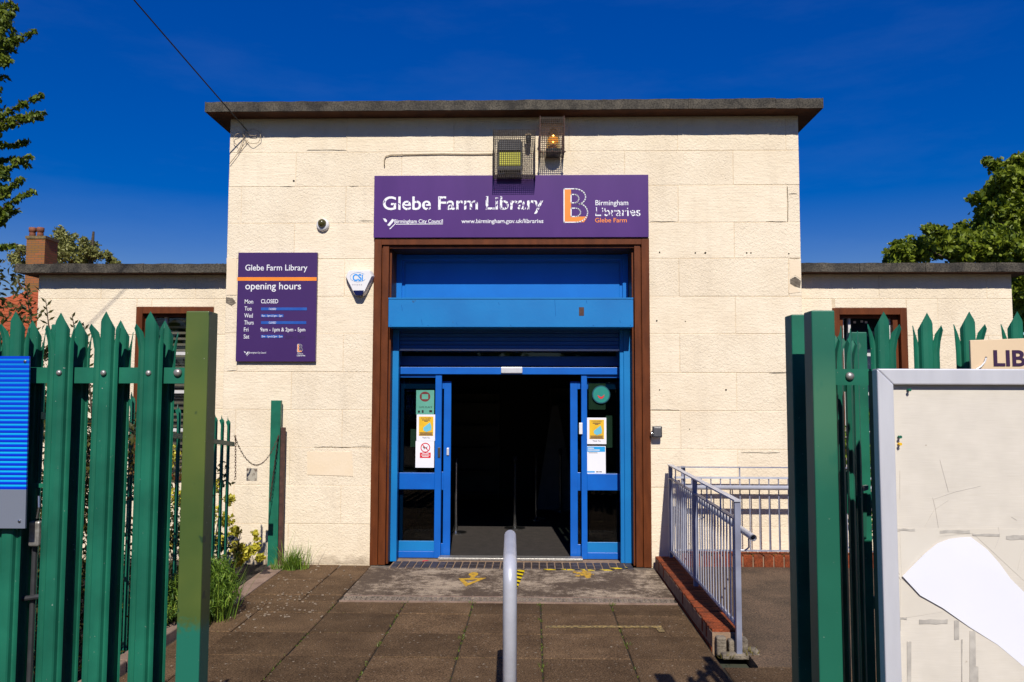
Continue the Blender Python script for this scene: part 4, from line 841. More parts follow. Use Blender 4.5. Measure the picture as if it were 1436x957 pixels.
# ================================================================== BRICK UPSTANDS AND RAILINGS
bw = thing('brick_kerb_wall', 'low red brick wall along the right side of the path under the railing', 'wall', (1.43, 7.5, 0))
M().box(1.312, 1.532, 6.17, 8.99, -.05, .118).build('core', mt['mortar2'], bw)
y = 6.19
while y < 8.96:
    w = .0665; mm = M().box(-.108, .108, -w/2, w/2, -.055, .055); o = place('brick', mm.mesh('brick', mt['redbrick']), bw, (1.422+random.uniform(-.003, .003), y+w/2, .080+random.uniform(-.002, .002)))
    b_ = o.modifiers.new('b', 'BEVEL'); b_.width = .004; b_.segments = 1; y += w+.0095
y = 6.19
while y < 8.8:
    mm = M().box(-.012, .012, -.108, .108, -.022, .022); o = place('brick', mm.mesh('brick', mt['redbrick']), bw, (1.318, y+.108, -.012)); y += .226
# rubble end of the wall
rb = M()
for (x0, x1, y0, y1, z0, z1) in ((1.33, 1.40, 6.10, 6.17, -.03, .105), (1.415, 1.47, 6.09, 6.17, -.03, .085), (1.48, 1.55, 6.08, 6.17, -.03, .10), (1.56, 1.62, 6.05, 6.15, -.03, .03), (1.35, 1.62, 6.02, 6.09, -.03, .012)): rb.box(x0, x1, y0, y1, z0, z1)
rb.build('rubble_end', mt['concrete_old'], bw, bevel=.012)
blades('weeds', [(1.56, 6.05, 0, 26, .05, 1.0), (1.36, 5.98, 0, 20, .06, .6)], leaf('dry_weed', (.20, .17, .05), (.32, .26, .08)), h=(.02, .07), w=.004, label='dry weeds at the near end of the low brick wall', kind='stuff')
bk2 = thing('brick_kerb_wall', 'low red brick kerb running along the wall behind the ramp', 'wall', (4, 8.9, 0))
M().box(1.545, 8.5, 8.785, 9.06, -.05, .175).build('core', mt['mortar2'], bk2)
x = 1.56
while x < 5.2:
    mm = M().box(-.0475, .0475, -.11, .11, -.065, .065); o = place('brick', mm.mesh('brick', mt['redbrick']), bk2, (x+.0475, 8.885+random.uniform(-.003, .003), .128+random.uniform(-.003, .003)))
    b_ = o.modifiers.new('b', 'BEVEL'); b_.width = .004; b_.segments = 1; x += .107
blades('kerb_moss', [(random.uniform(1.6, 5), 8.80, .185, 8, .03, .5) for _ in range(80)], mt['grass'], h=(.01, .03), w=.003, label='moss on top of the brick kerb under the railing', kind='stuff')
# front railing (runs away from the camera)
RX = 1.475
fr1 = thing('railing', 'grey steel railing on the low brick wall right of the path', 'railing', (RX, 7.5, 0))
def hgt(y): return 1.085+.02*(y-6.05)/2.85     # top rail height
for yy in (6.05, 7.6, 8.93):
    M().box(RX-.02, RX+.02, yy-.02, yy+.02, .0 if yy < 6.1 else .13, hgt(yy)).build('post', mt['railblue'], fr1, bevel=.003)
def railbox(parent, y0, y1, zf0, zf1, x0, x1, m, nm='rail', th=.01):
    mm = M(); mm.add([(x0, y0, zf0), (x1, y0, zf0), (x1, y1, zf1), (x0, y1, zf1), (x0, y0, zf0+th), (x1, y0, zf0+th), (x1, y1, zf1+th), (x0, y1, zf1+th)], [(0, 3, 2, 1), (4, 5, 6, 7), (0, 1, 5, 4), (1, 2, 6, 5), (2, 3, 7, 6), (3, 0, 4, 7)])
    mm.build(nm, m, parent)
railbox(fr1, 6.02, 8.96, hgt(6.05), hgt(8.93), RX-.025, RX+.025, mt['steel'], th=.012)
for (ya, yb) in ((6.07, 7.58), (7.62, 8.91)):
    railbox(fr1, ya, yb, hgt(ya)-.135, hgt(yb)-.135, RX-.018, RX+.018, mt['railblue'], th=.01)
    railbox(fr1, ya, yb, .19, .20, RX-.018, RX+.018, mt['railblue'], th=.01)
    n = int((yb-ya)/.105)
    for i in range(1, n+1):
        yy = ya+(yb-ya)*i/(n+1); z1 = hgt(yy)-.135 if i % 5 else hgt(yy)
        M().tube([(RX, yy, .20), (RX, yy, z1)], .0065, 6, False).build('bar', mt['steel'], fr1)
M().tube([(RX+.085, 5.93, .845), (RX+.085, 8.8, .885)], .024, 14, False).tube([(RX+.085, 5.93, .845), (RX+.085, 5.95, .845)], .0185, 12, False).build('handrail', mt['steel'], fr1, smooth=True)
hb2 = M()
for yy in (6.06, 7.6): hb2.tube([(RX+.02, yy, .735), (RX+.06, yy, .735), (RX+.085, yy, .755), (RX+.085, yy, .825)], .006, 6)
hb2.build('handrail_bracket', mt['steel'], fr1)
M().box(RX-.018, RX+.10, 5.6+.43, 6.072, .0, .006).build('foot_plate', mt['rust'], fr1)
# back railing (runs along the wall)
BY = 8.83
fr2 = thing('railing', 'grey steel railing along the wall above the brick kerb behind the ramp', 'railing', (3.5, BY, .19))
ZT = 1.105
M().box(1.50, 8.0, BY-.02, BY+.02, ZT-.01, ZT).build('rail', mt['railblue'], fr2); M().box(1.50, 8.0, BY-.018, BY+.018, ZT-.125, ZT-.105).build('rail', mt['steel'], fr2); M().box(1.50, 8.0, BY-.018, BY+.018, .225, .237).build('rail', mt['railblue'], fr2)
x = 1.58; i = 0
while x < 4.9:
    if i % 6 == 0: M().box(x-.006, x+.006, BY-.006, BY+.006, .237, ZT-.01).build('bar', mt['railblue'], fr2)
    else: M().tube([(x, BY, .237), (x, BY, ZT-.125)], .0065, 6, False).build('bar', mt['railblue'], fr2)
    x += .1015; i += 1
for x in (1.60, 3.2, 4.8): M().box(x-.02, x+.02, BY+.021, BY+.061, .19, ZT+.001).build('post', mt['railblue'], fr2)
M().tube([(1.60, BY-.075, .895), (8.0, BY-.075, .895)], .024, 12).build('handrail', mt['steel'], fr2, smooth=True)

# ================================================================== PALISADE FENCES
def pale_mesh(name, m, h=2.14, hw=.050, curl=.010):
    bm = bmesh.new(); z0 = 0.03
    def strip(cols):    # cols: list of (x, y, ztop, xtop, ytop)
        rows = []
        for (x, y, zt, xt, yt) in cols:
            rows.append([bm.verts.new((x, y, z0)), bm.verts.new((x, y, h-.14)), bm.verts.new((x+(xt-x)*.35, y+(yt-y)*.3, h-.14+(zt-h+.14)*.5)), bm.verts.new((xt, yt, zt))])
        for a, b in zip(rows[:-1], rows[1:]):
            for k in range(3): bm.faces.new((a[k], b[k], b[k+1], a[k+1]))
    strip([(-.023, -.001, h-.060, -.024, -.001), (-.0185, -.014, h-.038, -.0185, -.014), (-.015, -.017, h-.028, -.015, -.017), (0, -.018, h, 0, -.018), (.015, -.017, h-.028, .015, -.017), (.0185, -.014, h-.038, .0185, -.014), (.023, -.001, h-.060, .024, -.001)])
    for s in (-1, 1):
        strip([(s*.023, -.001, h-.105, s*.026, -.002), (s*.030, .001, h-.075, s*.036, 0), (s*(hw-.006), -.004, h-.045, s*(hw+curl), -.016), (s*hw, -.009, h-.062, s*(hw+curl*1.2), -.024)])
    bmesh.ops.remove_doubles(bm, verts=bm.verts, dist=.0004)
    bmesh.ops.recalc_face_normals(bm, faces=bm.faces)
    me = bpy.data.meshes.new(name); bm.to_mesh(me); bm.free(); me.materials.append(m); return me
PALES = [pale_mesh('pale', mt['green'], 2.14, .046, .009), pale_mesh('pale', mt['green'], 2.14, .046, .012), pale_mesh('pale', mt['green'], 2.135, .046, .006)]
PALEB = pale_mesh('pale', mt['green'], 2.115, .040, .010)
PALEC = [pale_mesh('pale', mt['greendark'], hh, .033, .010) for hh in (1.0,)]
bm_bolt = M().lathe((0, 0, 0), [(.0105, 0), (.0105, .004), (.008, .008), (.003, .0095)], 12, 'y'); bolt_me = bm_bolt.mesh('bolt', mt['bolt'], smooth=True)
big_bolt = M().lathe((0, 0, 0), [(.0155, 0), (.015, .006), (.011, .011), (.004, .0135)], 14, 'y').mesh('bolt', mt['bolt'], smooth=True)
def put_pale(t, x, y, i, mesh=None, rz=0, bolts=True, sc=(1, 1, 1), bz=1.915):
    o = place('pale', mesh or PALES[i % 3], t, (x, y, 0), (random.uniform(-.002, .002), random.uniform(-.003, .003), rz+random.uniform(-.05, .05)), sc)
    sm = o.modifiers.new('s', 'SOLIDIFY'); sm.thickness = .0028; sm.offset = 1
    if bolts: 
        for z in (bz, .45): place('bolt', bolt_me, t, (x, y-.0195, z))
FY = 2.96
lf = thing('palisade_fence', 'green steel palisade fence panel left of the path with three-pointed pales', 'fence', (-1.7, FY, 0))
M().box(-2.95, -1.246, FY+.004, FY+.010, 1.878, 1.936).box(-2.95, -1.246, FY+.010, FY+.045, 1.930, 1.936).build('rail', mt['green'], lf)
M().box(-2.95, -1.246, FY+.004, FY+.010, .42, .48).build('rail', mt['green'], lf)
for i, x in enumerate((-1.394, -1.560, -1.723, -1.888, -2.052, -2.216)): put_pale(lf, x, FY, i)
place('bolt', big_bolt, lf, (W(249, 523, 2.96).x, FY+.004, W(249, 523, 2.96).z))
# olive post
olive = pm('olive_green_post_paint', (.075, .125, .022), (.065, .108, .02), 2.2, .42, spots=(.30, .30, .2), spot_scale=34, spot_amt=-.03)
def two_tone():     # olive above a ragged brush line, sea green below
    m, t, p, N, L = nodes('two_tone_post_paint'); geo = N('ShaderNodeNewGeometry'); sp_ = N('ShaderNodeSeparateXYZ'); L(geo.outputs['Position'], sp_.inputs[0])
    nz = N('ShaderNodeTexNoise'); nz.inputs['Scale'].default_value = 60; L(geo.outputs['Position'], nz.inputs[0])
    a = N('ShaderNodeMath'); a.operation = 'MULTIPLY_ADD'; L(nz.outputs[0], a.inputs[0]); a.inputs[1].default_value = .10; L(sp_.outputs[2], a.inputs[2])
    g = N('ShaderNodeMapRange'); L(a.outputs[0], g.inputs[0]); g.inputs[1].default_value = 1.055; g.inputs[2].default_value = 1.105
    n2 = N('ShaderNodeTexNoise'); n2.inputs['Scale'].default_value = 3; n2.inputs['Detail'].default_value = 8; L(geo.outputs['Position'], n2.inputs[0])
    r = N('ShaderNodeValToRGB'); L(n2.outputs[0], r.inputs[0]); r.color_ramp.elements[0].position = .3; r.color_ramp.elements[1].position = .7; r.color_ramp.elements[0].color = (.050, .092, .020, 1); r.color_ramp.elements[1].color = (.100, .135, .026, 1)
    x = N('ShaderNodeMixRGB'); L(g.outputs[0], x.inputs[0]); x.inputs[1].default_value = (.012, .145, .095, 1); L(r.outputs[0], x.inputs[2])
    n3 = N('ShaderNodeTexNoise'); n3.inputs['Scale'].default_value = 100; n3.inputs['Detail'].default_value = 3; L(geo.outputs['Position'], n3.inputs[0])
    r3 = N('ShaderNodeValToRGB'); L(n3.outputs[0], r3.inputs[0]); r3.color_ramp.elements[0].position = .735; r3.color_ramp.elements[1].position = .75
    x2 = N('ShaderNodeMixRGB'); L(r3.outputs[0], x2.inputs[0]); L(x.outputs[0], x2.inputs[1]); x2.inputs[2].default_value = (.5, .5, .42, 1)
    n4 = N('ShaderNodeTexNoise'); n4.inputs['Scale'].default_value = 11; n4.inputs['Detail'].default_value = 2; L(geo.outputs['Position'], n4.inputs[0])
    r4 = N('ShaderNodeValToRGB'); L(n4.outputs[0], r4.inputs[0]); r4.color_ramp.elements[0].position = .31; r4.color_ramp.elements[0].color = (1, 1, 1, 1); r4.color_ramp.elements[1].position = .335; r4.color_ramp.elements[1].color = (0, 0, 0, 1)
    x3 = N('ShaderNodeMixRGB'); L(r4.outputs[0], x3.inputs[0]); L(x2.outputs[0], x3.inputs[1]); x3.inputs[2].default_value = (.02, .05, .02, 1)
    L(x3.outputs[0], p.inputs['Base Color']); p.inputs['Roughness'].default_value = .42; return m
gp = M(); gp.box(-1.247, -1.163, 2.90, 2.985, -.05, 2.137); gp.build('gate_post', two_tone(), bevel=.004, label='olive green square gate post at the right end of the left fence', cat='post')
# the opened gate leaf behind the left fence
lg = thing('gate_leaf', 'green palisade gate leaf folded flat behind the left fence', 'gate', (-1.8, 3.05, 0))
GY = 3.045
M().box(-2.45, -1.25, GY+.004, GY+.044, .30, .35).build('rail', mt['greendark'], lg, bevel=.003)
M().box(-1.812, -1.782, GY-.02, GY+.03, .05, 2.10).build('stile', mt['green'], lg, bevel=.004)
for i, x in enumerate((-1.385, -1.550, -1.707, -1.880, -2.04, -2.19)): put_pale(lg, x, GY, 0, PALEB, bolts=False)
a = W(58, 688, 3.0); hsp = M()
for (x0, x1, z0, z1) in ((-.035, .022, .03, .045), (-.035, -.022, -.10, .03), (.010, .022, -.10, .03), (-.035, .022, -.115, -.10)): hsp.box(a.x+x0, a.x+x1, 3.00, 3.01, a.z+z0-.02, a.z+z1-.02)
hsp.build('latch_plate', mt['green'], lg)
M().tube([(a.x-.005, 2.995, a.z-.02), (a.x, 2.99, a.z-.06), (a.x-.006, 2.99, a.z-.10)], .006, 8).build('shackle', mt['chrome'], lg)
M().box(a.x-.03, a.x+.01, 2.98, 3.005, a.z-.20, a.z-.11).build('padlock', mt['bolt'], lg, bevel=.006)
M().tube([(W(32, 840, 3).x, 3.0, W(32, 840, 3).z), (W(60, 836, 3).x, 3.0, W(60, 836, 3).z)], .009, 8).build('drop_bolt_handle', mt['dgrey'], lg)
M().tube([(W(52, 700, 3.02).x, 3.02, 1.40), (W(52, 700, 3.02).x, 3.02, .1)], .010, 8).build('drop_bolt', mt['dgrey'], lg)
# right fence, post, leaf
rf = thing('palisade_fence', 'green steel palisade fence panel right of the path behind the noticeboard', 'fence', (1.9, FY, 0))
M().box(1.06, 3.2, FY+.004, FY+.010, 1.878, 1.936).box(1.06, 3.2, FY+.010, FY+.045, 1.930, 1.936).build('rail', mt['green'], rf); M().box(1.06, 3.2, FY+.004, FY+.010, .42, .48).build('rail', mt['green'], rf)
for i, x in enumerate((1.245, 1.402, 1.556, 1.711, 1.868, 2.025)): put_pale(rf, x, FY, i+1)
place('bolt', big_bolt, rf, (W(1192, 528, 2.96).x, FY+.004, W(1192, 528, 2.96).z))
def worn_green():
    m = pm('weathered_green_post_paint', (.012, .135, .082), (.010, .115, .07), 3, .42, spots=(.45, .48, .42), spot_scale=100, spot_amt=.02)
    t = m.node_tree; N, L = t.nodes.new, t.links.new; p = t.nodes['Principled BSDF']; src = p.inputs['Base Color'].links[0].from_socket
    geo = N('ShaderNodeNewGeometry'); mp = N('ShaderNodeMapping'); mp.inputs['Scale'].default_value = (9, 9, 3.2); L(geo.outputs['Position'], mp.inputs[0]); nz = N('ShaderNodeTexNoise'); nz.inputs['Scale'].default_value = 1.2; nz.inputs['Detail'].default_value = 3; L(mp.outputs[0], nz.inputs[0])
    sp_ = N('ShaderNodeSeparateXYZ'); L(geo.outputs['Position'], sp_.inputs[0])
    g = N('ShaderNodeMapRange'); L(sp_.outputs[2], g.inputs[0]); g.inputs[1].default_value = 1.50; g.inputs[2].default_value = 1.75; g2_ = N('ShaderNodeMapRange'); L(sp_.outputs[2], g2_.inputs[0]); g2_.inputs[1].default_value = 2.0; g2_.inputs[2].default_value = 1.85
    mm = N('ShaderNodeMath'); mm.operation = 'MULTIPLY'; L(g.outputs[0], mm.inputs[0]); L(g2_.outputs[0], mm.inputs[1])
    r = N('ShaderNodeValToRGB'); L(nz.outputs[0], r.inputs[0]); r.color_ramp.elements[0].position = .42; r.color_ramp.elements[1].position = .50
    m3 = N('ShaderNodeMath'); m3.operation = 'MULTIPLY'; L(mm.outputs[0], m3.inputs[0]); L(r.outputs[0], m3.inputs[1]); m4 = N('ShaderNodeMath'); m4.operation = 'MULTIPLY'; L(m3.outputs[0], m4.inputs[0]); m4.inputs[1].default_value = .6
    x = N('ShaderNodeMixRGB'); L(m4.outputs[0], x.inputs[0]); L(src, x.inputs[1]); x.inputs[2].default_value = (.07, .19, .10, 1); L(x.outputs[0], p.inputs['Base Color']); return m
gpr = M(); gpr.box(.979, 1.060, 2.90, 2.985, -.05, 2.14); gpr.build('gate_post', worn_green(), bevel=.004, label='weathered green square gate post in front, right of the path', cat='post')
M().box(.984, 1.10, 3.14, 3.225, -.05, 2.15).build('gate_post', mt['green'], bevel=.004, label='second green post standing just behind the front right gate post', cat='post')
rg = thing('gate_leaf', 'green gate leaf with a latch swung open behind the right gate post', 'gate', (1.25, 3.3, 0))
RA = math.radians(57.4); dx, dy = math.cos(RA), math.sin(RA); HX, HY0 = 1.10, 3.10
for i in range(4): put_pale(rg, HX+dx*(.03+.145*i), HY0+dy*(.03+.145*i), 0, PALEB, rz=RA, bolts=False, sc=(.8, 1, 1))
ex, ey = HX+dx*.60, HY0+dy*.60
M().box(ex-.047, ex+.020, ey-.03, ey+.03, .05, 2.118).build('stile', mt['green'], rg, bevel=.004)
for zz in (1.86, .32):
    mm = M(); mm.flat([(HX, HY0+.03), (ex-.05, ey), (ex-.05, ey+.03), (HX, HY0+.06)], zz, zz+.05); mm.build('rail', mt['greendark'], rg)
M().box(ex+.0205, ex+.12, ey, ey+.03, 1.36, 1.43).build('keeper', mt['green'], rg, bevel=.003)
M().box(ex+.0205, ex+.12, ey, ey+.03, .935, .985).build('keeper', mt['green'], rg, bevel=.003)
LY = ey-.05
def lp_(pts, Y, th, nm, m): M().prism([(W(x, y, Y).x, W(x, y, Y).z) for x, y in pts], Y, Y+th).build(nm, m, rg)
lp_([(1175, 668), (1195, 657), (1197, 712), (1178, 731)], LY-.10, .01, 'latch_plate', mt['green'])
lp_([(1184, 683), (1211, 684), (1211, 712), (1184, 712)], LY-.05, .03, 'latch_box', mt['green'])
lp_([(1197, 698), (1206, 691), (1207, 705), (1199, 714)], LY-.09, .03, 'latch_tongue', mt['green'])
lp_([(1212, 682), (1218, 681), (1218, 687), (1212, 689)], LY-.03, .03, 'bolt_end', mt['bolt'])
lp_([(1209, 693), (1216, 692), (1215, 756), (1210, 758)], LY, .02, 'slide_bar', mt['greendark'])
# fence running towards the building along the bed
df = thing('palisade_fence', 'dark green palisade fence running back along the planted bed', 'fence', (-2.86, 6, 0))
df_rail = M(); df_rail.add([(-2.87, 3.4, 1.84), (-2.84, 3.4, 1.84), (-2.84, 7.78, 1.36), (-2.87, 7.78, 1.36), (-2.87, 3.4, 1.88), (-2.84, 3.4, 1.88), (-2.84, 7.78, 1.40), (-2.87, 7.78, 1.40)], [(0, 3, 2, 1), (4, 5, 6, 7), (0, 1, 5, 4), (1, 2, 6, 5), (2, 3, 7, 6), (3, 0, 4, 7)]); df_rail.build('rail', mt['greendark'], df)
y = 7.73; 
while y > 3.5:
    hh = 1.64+.118*(7.73-y); put_pale(df, -2.875, y, 0, PALEC[0] if False else PALEB, rz=-math.pi/2, bolts=False, sc=(.72, 1, hh/2.115)); y -= .157
# chain and post by the wall
M().box(-2.886, -2.776, 8.98, 9.035, -.03, 1.792).build('gate_post', mt['green'], bevel=.004, label='lone dark green post standing against the front wall', cat='post')
cp = M().box(-2.771, -2.727, 8.98, 9.03, -.03, 1.495); cp.build('angle_post', mt['rust'], bevel=.003, label='rusty brown steel post beside the lone green post', cat='post')
ch = thing('chain', 'sagging chain hung from the fence end to the lone green post', 'chain', (-2.8, 8.2, 1.1))
def links(par, A, B, sag, n=34):
    mm = M()
    for i in range(n):
        def pt(t): p = Vector(A).lerp(Vector(B), t); p.z -= sag*4*t*(1-t); return p
        p, q = pt(i/n), pt((i+1)/n); d = (q-p).normalized(); s = d.cross(Vector((0, 1, 0)) if i % 2 else Vector((.7, .7, 0))).normalized(); c = (p+q)/2; L = (q-p).length*.72; w_ = .007
        ring = [c+d*L*math.cos(u)+s*w_*math.sin(u) for u in [k*math.pi/4 for k in range(9)]]; mm.tube(ring, .0024, 4, False)
    mm.build('links', mt['rust'], par)
A = (-2.845, 7.78, 1.46); B = (-2.79, 8.975, 1.41); links(ch, A, B, .30); links(ch, (-2.835, 7.79, 1.46), (-2.83, 7.80, 1.05), 0, 16); links(ch, (-2.79, 8.97, 1.40), (-2.87, 8.97, .70), .0, 24)
q = W(353, 657, 8.24); tgs = thing('hanging_tag', 'small worn white tag hanging from the chain', 'sign', (q.x, 8.24, q.z))
M().box(q.x-.05, q.x+.055, 8.236, 8.244, q.z-.125, q.z).build('plate', pm('worn_tag', (.42, .38, .30), (.10, .06, .04), 26, .7, contrast=(.38, .5)), tgs)
ptext('KEEP CLEAR' if False else 'PRIVATE', 349, 358, 665, 662.5, 8.234, mt['darkink'], tgs) if False else None

# ================================================================== NOTICEBOARD, BLUE PANEL, LIBRARY BOARD
NY = 2.75
nb = thing('noticeboard', 'silver framed empty noticeboard with peeling tape and white paper', 'noticeboard', (1.75, NY, .5))
x0, x1, z0, z1 = 1.128, 2.45, .45, 1.928; fw = .052
def member(pts, nm='frame_member'): 
    M().prism(pts, NY-.03, NY+.015).build(nm, mt['alu'], nb, bevel=.004)
member([(x0, z0), (x0+fw, z0+fw), (x0+fw, z1-fw), (x0, z1)]); member([(x0, z1+.0005), (x0+fw, z1-fw+.0005), (x1-fw, z1-fw+.0005), (x1, z1+.0005)])
member([(x1, z0), (x1, z1), (x1-fw, z1-fw), (x1-fw, z0+fw)]); member([(x0, z0-.0005), (x1, z0-.0005), (x1-fw, z0+fw-.0005), (x0+fw, z0+fw-.0005)])
M().box(x0+.01, x1-.01, NY-.008, NY+.012, z0+.01, z1-.01).build('backing', mt['board'], nb)
M().box(x0+.003, x1-.003, NY+.016, NY+.05, z0+.005, z1-.005).build('case_back', mt['dgrey'], nb)
sh = thing('paper_sheet', 'torn white paper sheet curved along its top in the noticeboard', 'paper', (1.45, NY-.012, .95))
pp = [(1265, 808), (1280, 793), (1297, 776), (1315, 762), (1332, 756), (1348, 754), (1362, 753.5), (1385, 771), (1402, 790), (1418, 812), (1436, 830), (1470, 860), (1480, 975), (1436, 935), (1400, 905), (1360, 880), (1322, 853), (1290, 835)]
pts = [(W(x, y, NY-.012).x, W(x, y, NY-.012).z) for x, y in pp]; mm = M(); mm.add([(x, NY-.0125-.004*math.sin(x*7), z) for x, z in pts]+[(x, NY-.011-.004*math.sin(x*7), z) for x, z in pts], [tuple(range(len(pts))), tuple(range(2*len(pts)-1, len(pts)-1, -1))]+[(i, (i+1) % len(pts), (i+1) % len(pts)+len(pts), i+len(pts)) for i in range(len(pts))]); mm.build('sheet', mt['paper'], sh)
# yellowed cover sheet fragments and tape strips
ov = thing('paper_sheet', 'large yellowed backing sheet left of the torn white paper', 'paper', (1.4, NY-.009, .9))
for pts_ in ([(1262, 742), (1436, 742), (1436, 815), (1364, 748), (1318, 752), (1264, 808)], [(1263, 812), (1322, 858), (1300, 862), (1262, 868)]):
    ppoly(pts_, NY-.0082, .0006).build('sheet', mt['palepaper'], ov)
tp_ = thing('tape_strips', 'grey strips of old tape stuck on the noticeboard backing', 'tape', (1.4, NY-.01, .9))
for (a_, b_, c_, d_) in ((1258, 741.5, 1283, 745), (1318, 744, 1360, 748), (1364, 749, 1402, 752), (1411, 751, 1436, 757), (1256, 868, 1263, 885), (1289, 869, 1329, 875), (1256, 775, 1259, 845), (1338, 870, 1345, 897), (1348, 897, 1350, 957), (1360, 885, 1368, 935), (1272, 900, 1278, 957), (1258, 866, 1272, 869), (1360, 935, 1372, 957)):
    n = 5; top = [(a_+(c_-a_)*i/n, b_+random.uniform(-.6, .6)) for i in range(n+1)]; bot = [(a_+(c_-a_)*i/n+random.uniform(-.5, .5), d_+random.uniform(-.8, .8)) for i in range(n+1)]
    ppoly([(x, y) for x, y in bot]+top[::-1], NY-.0091-.00008*(a_ % 7), .0004).build('tape', mt['tape'], tp_)
for (px, py, m, lab) in ((1275, 547, mt['green'], 'green drawing pin at the top of the noticeboard'), (1262, 613, mt['green'], 'green drawing pin halfway down the noticeboard edge'), (1262, 623, mt['yellow'], 'yellow drawing pin below the green pin')):
    q = W(px, py, NY-.02); t = thing('drawing_pin', lab, 'pin', (q.x, NY-.01, q.z))
    M().lathe((q.x, NY-.012, q.z), [(.0045, 0), (.0025, .004), (.0025, .008), (.005, .012), (.005, .014)], 10, 'y').build('head', m, t)
    M().tube([(q.x, NY-.018, q.z-.003), (q.x-.002, NY-.013, q.z-.018)], .0009, 5).build('needle', mt['bolt'], t)
scr = M()
for pts_ in (((1262, 700), (1262, 660)), ((1318, 645), (1330, 690)), ((1310, 700), (1340, 690), (1375, 682)), ((1296, 740), (1310, 715), (1330, 702)), ((1316, 740), (1312, 715), (1308, 698)), ((1254, 795), (1262, 812), (1268, 816)), ((1250, 790), (1262, 806)), ((1395, 770), (1402, 752), (1400, 740)), ((1427, 800), (1431, 780), (1436, 770)), ((1418, 725), (1426, 730))): scr.tube([W(x, y, NY-.0088) for x, y in pts_], .00035, 4)
scr.build('scratches', mt['tape'], nb)
# cream board with purple lettering
lbx = thing('cream_sign', 'cream sign with dark LIBRARY lettering tied above the noticeboard', 'sign', (1.75, 2.86, 1.9))
a = W(1359.5, 478, 2.86); M().prism([(a.x, 1.86), (2.22, 1.86), (2.22, 2.058), (a.x, 2.032)], 2.855, 2.866).build('panel', mt['cream'], lbx, bevel=.002)
q0, q1 = W(1394, 513, 2.852), W(1394, 492, 2.852); text('LIBRARY', q0.x, q0.x+.325, q0.z, q1.z-q0.z, 2.8535, mt['darkink'], lbx, bold=.025)
M().tube([W(x, y, 2.848) for x, y in ((1383, 502), (1381, 508), (1376, 514), (1368, 519), (1360, 522))], .003, 6).build('cable_tie', mt['plastic'], lbx)
q = W(1383, 502, 2.853); M().lathe((q.x, 2.855, q.z), [(.004, 0), (.004, .001)], 10, 'y').build('hole', mt['black'], lbx)
# blue striped panel
def blue_panel():
    m, t, p, N, L, fr = stripes('blue_striped_print', (.0, .02, .55), (.0, .35, .80), 60, (0, 0, 1), .5, .35)
    geo = N('ShaderNodeNewGeometry'); sp_ = N('ShaderNodeSeparateXYZ'); L(geo.outputs['Position'], sp_.inputs[0])
    r = N('ShaderNodeValToRGB'); L(fr.outputs[0], r.inputs[0]); e = r.color_ramp.elements; e[0].position = 0; e[0].color = (0, .012, .42, 1); e[1].position = .12; e[1].color = (0, .03, .62, 1)
    for (q, c) in ((.42, (0, .05, .70, 1)), (.5, (.0, .34, .78, 1)), (.8, (.01, .50, .82, 1)), (.86, (0, .16, .55, 1)), (.95, (0, .012, .42, 1))): z = e.new(q); z.color = c
    g = N('ShaderNodeMapRange'); L(sp_.outputs[2], g.inputs[0]); g.inputs[1].default_value = 1.65; g.inputs[2].default_value = 1.95; g.inputs[3].default_value = 1; g.inputs[4].default_value = .45
    x = N('ShaderNodeMixRGB'); L(g.outputs[0], x.inputs[0]); x.inputs[1].default_value = (0, .06, .55, 1); L(r.outputs[0], x.inputs[2])
    gt = N('ShaderNodeMath'); gt.operation = 'LESS_THAN'; L(sp_.outputs[2], gt.inputs[0]); gt.inputs[1].default_value = 1.497
    x2 = N('ShaderNodeMixRGB'); L(gt.outputs[0], x2.inputs[0]); L(x.outputs[0], x2.inputs[1]); x2.inputs[2].default_value = (.17, .19, .24, 1); L(x2.outputs[0], p.inputs['Base Color']); return m
bp = thing('blue_panel', 'blue striped panel with grey base fixed to the left fence', 'sign', (-1.9, 2.75, 1.38))
M().prism([(-2.35, 1.385), (-1.705, 1.388), (-1.716, 1.964), (-2.35, 1.964)], 2.90, 2.908).v
b_ = M(); b_.prism([(-2.5, 1.380), (-1.8, 1.383), (-1.812, 1.970), (-2.5, 1.972)], 2.915, 2.922)
# panel stands just proud of the pales
s_ = 2.915/2.75
b_ = M(); b_.prism([(-2.5, 1.83+(1.385-1.83)*s_), (-1.705*s_, 1.83+(1.387-1.83)*s_), (-1.716*s_, 1.83+(1.966-1.83)*s_), (-2.5, 1.83+(1.966-1.83)*s_)], 2.912, 2.920); b_.build('panel', blue_panel(), bp)
for (px, py) in ((35, 507), (27, 731)):
    q = W(px, py, 2.91); M().lathe((q.x, 2.912, q.z), [(.006, 0), (.005, .004), (.002, .005)], 10, 'y').build('screw', mt['chrome'], bp)

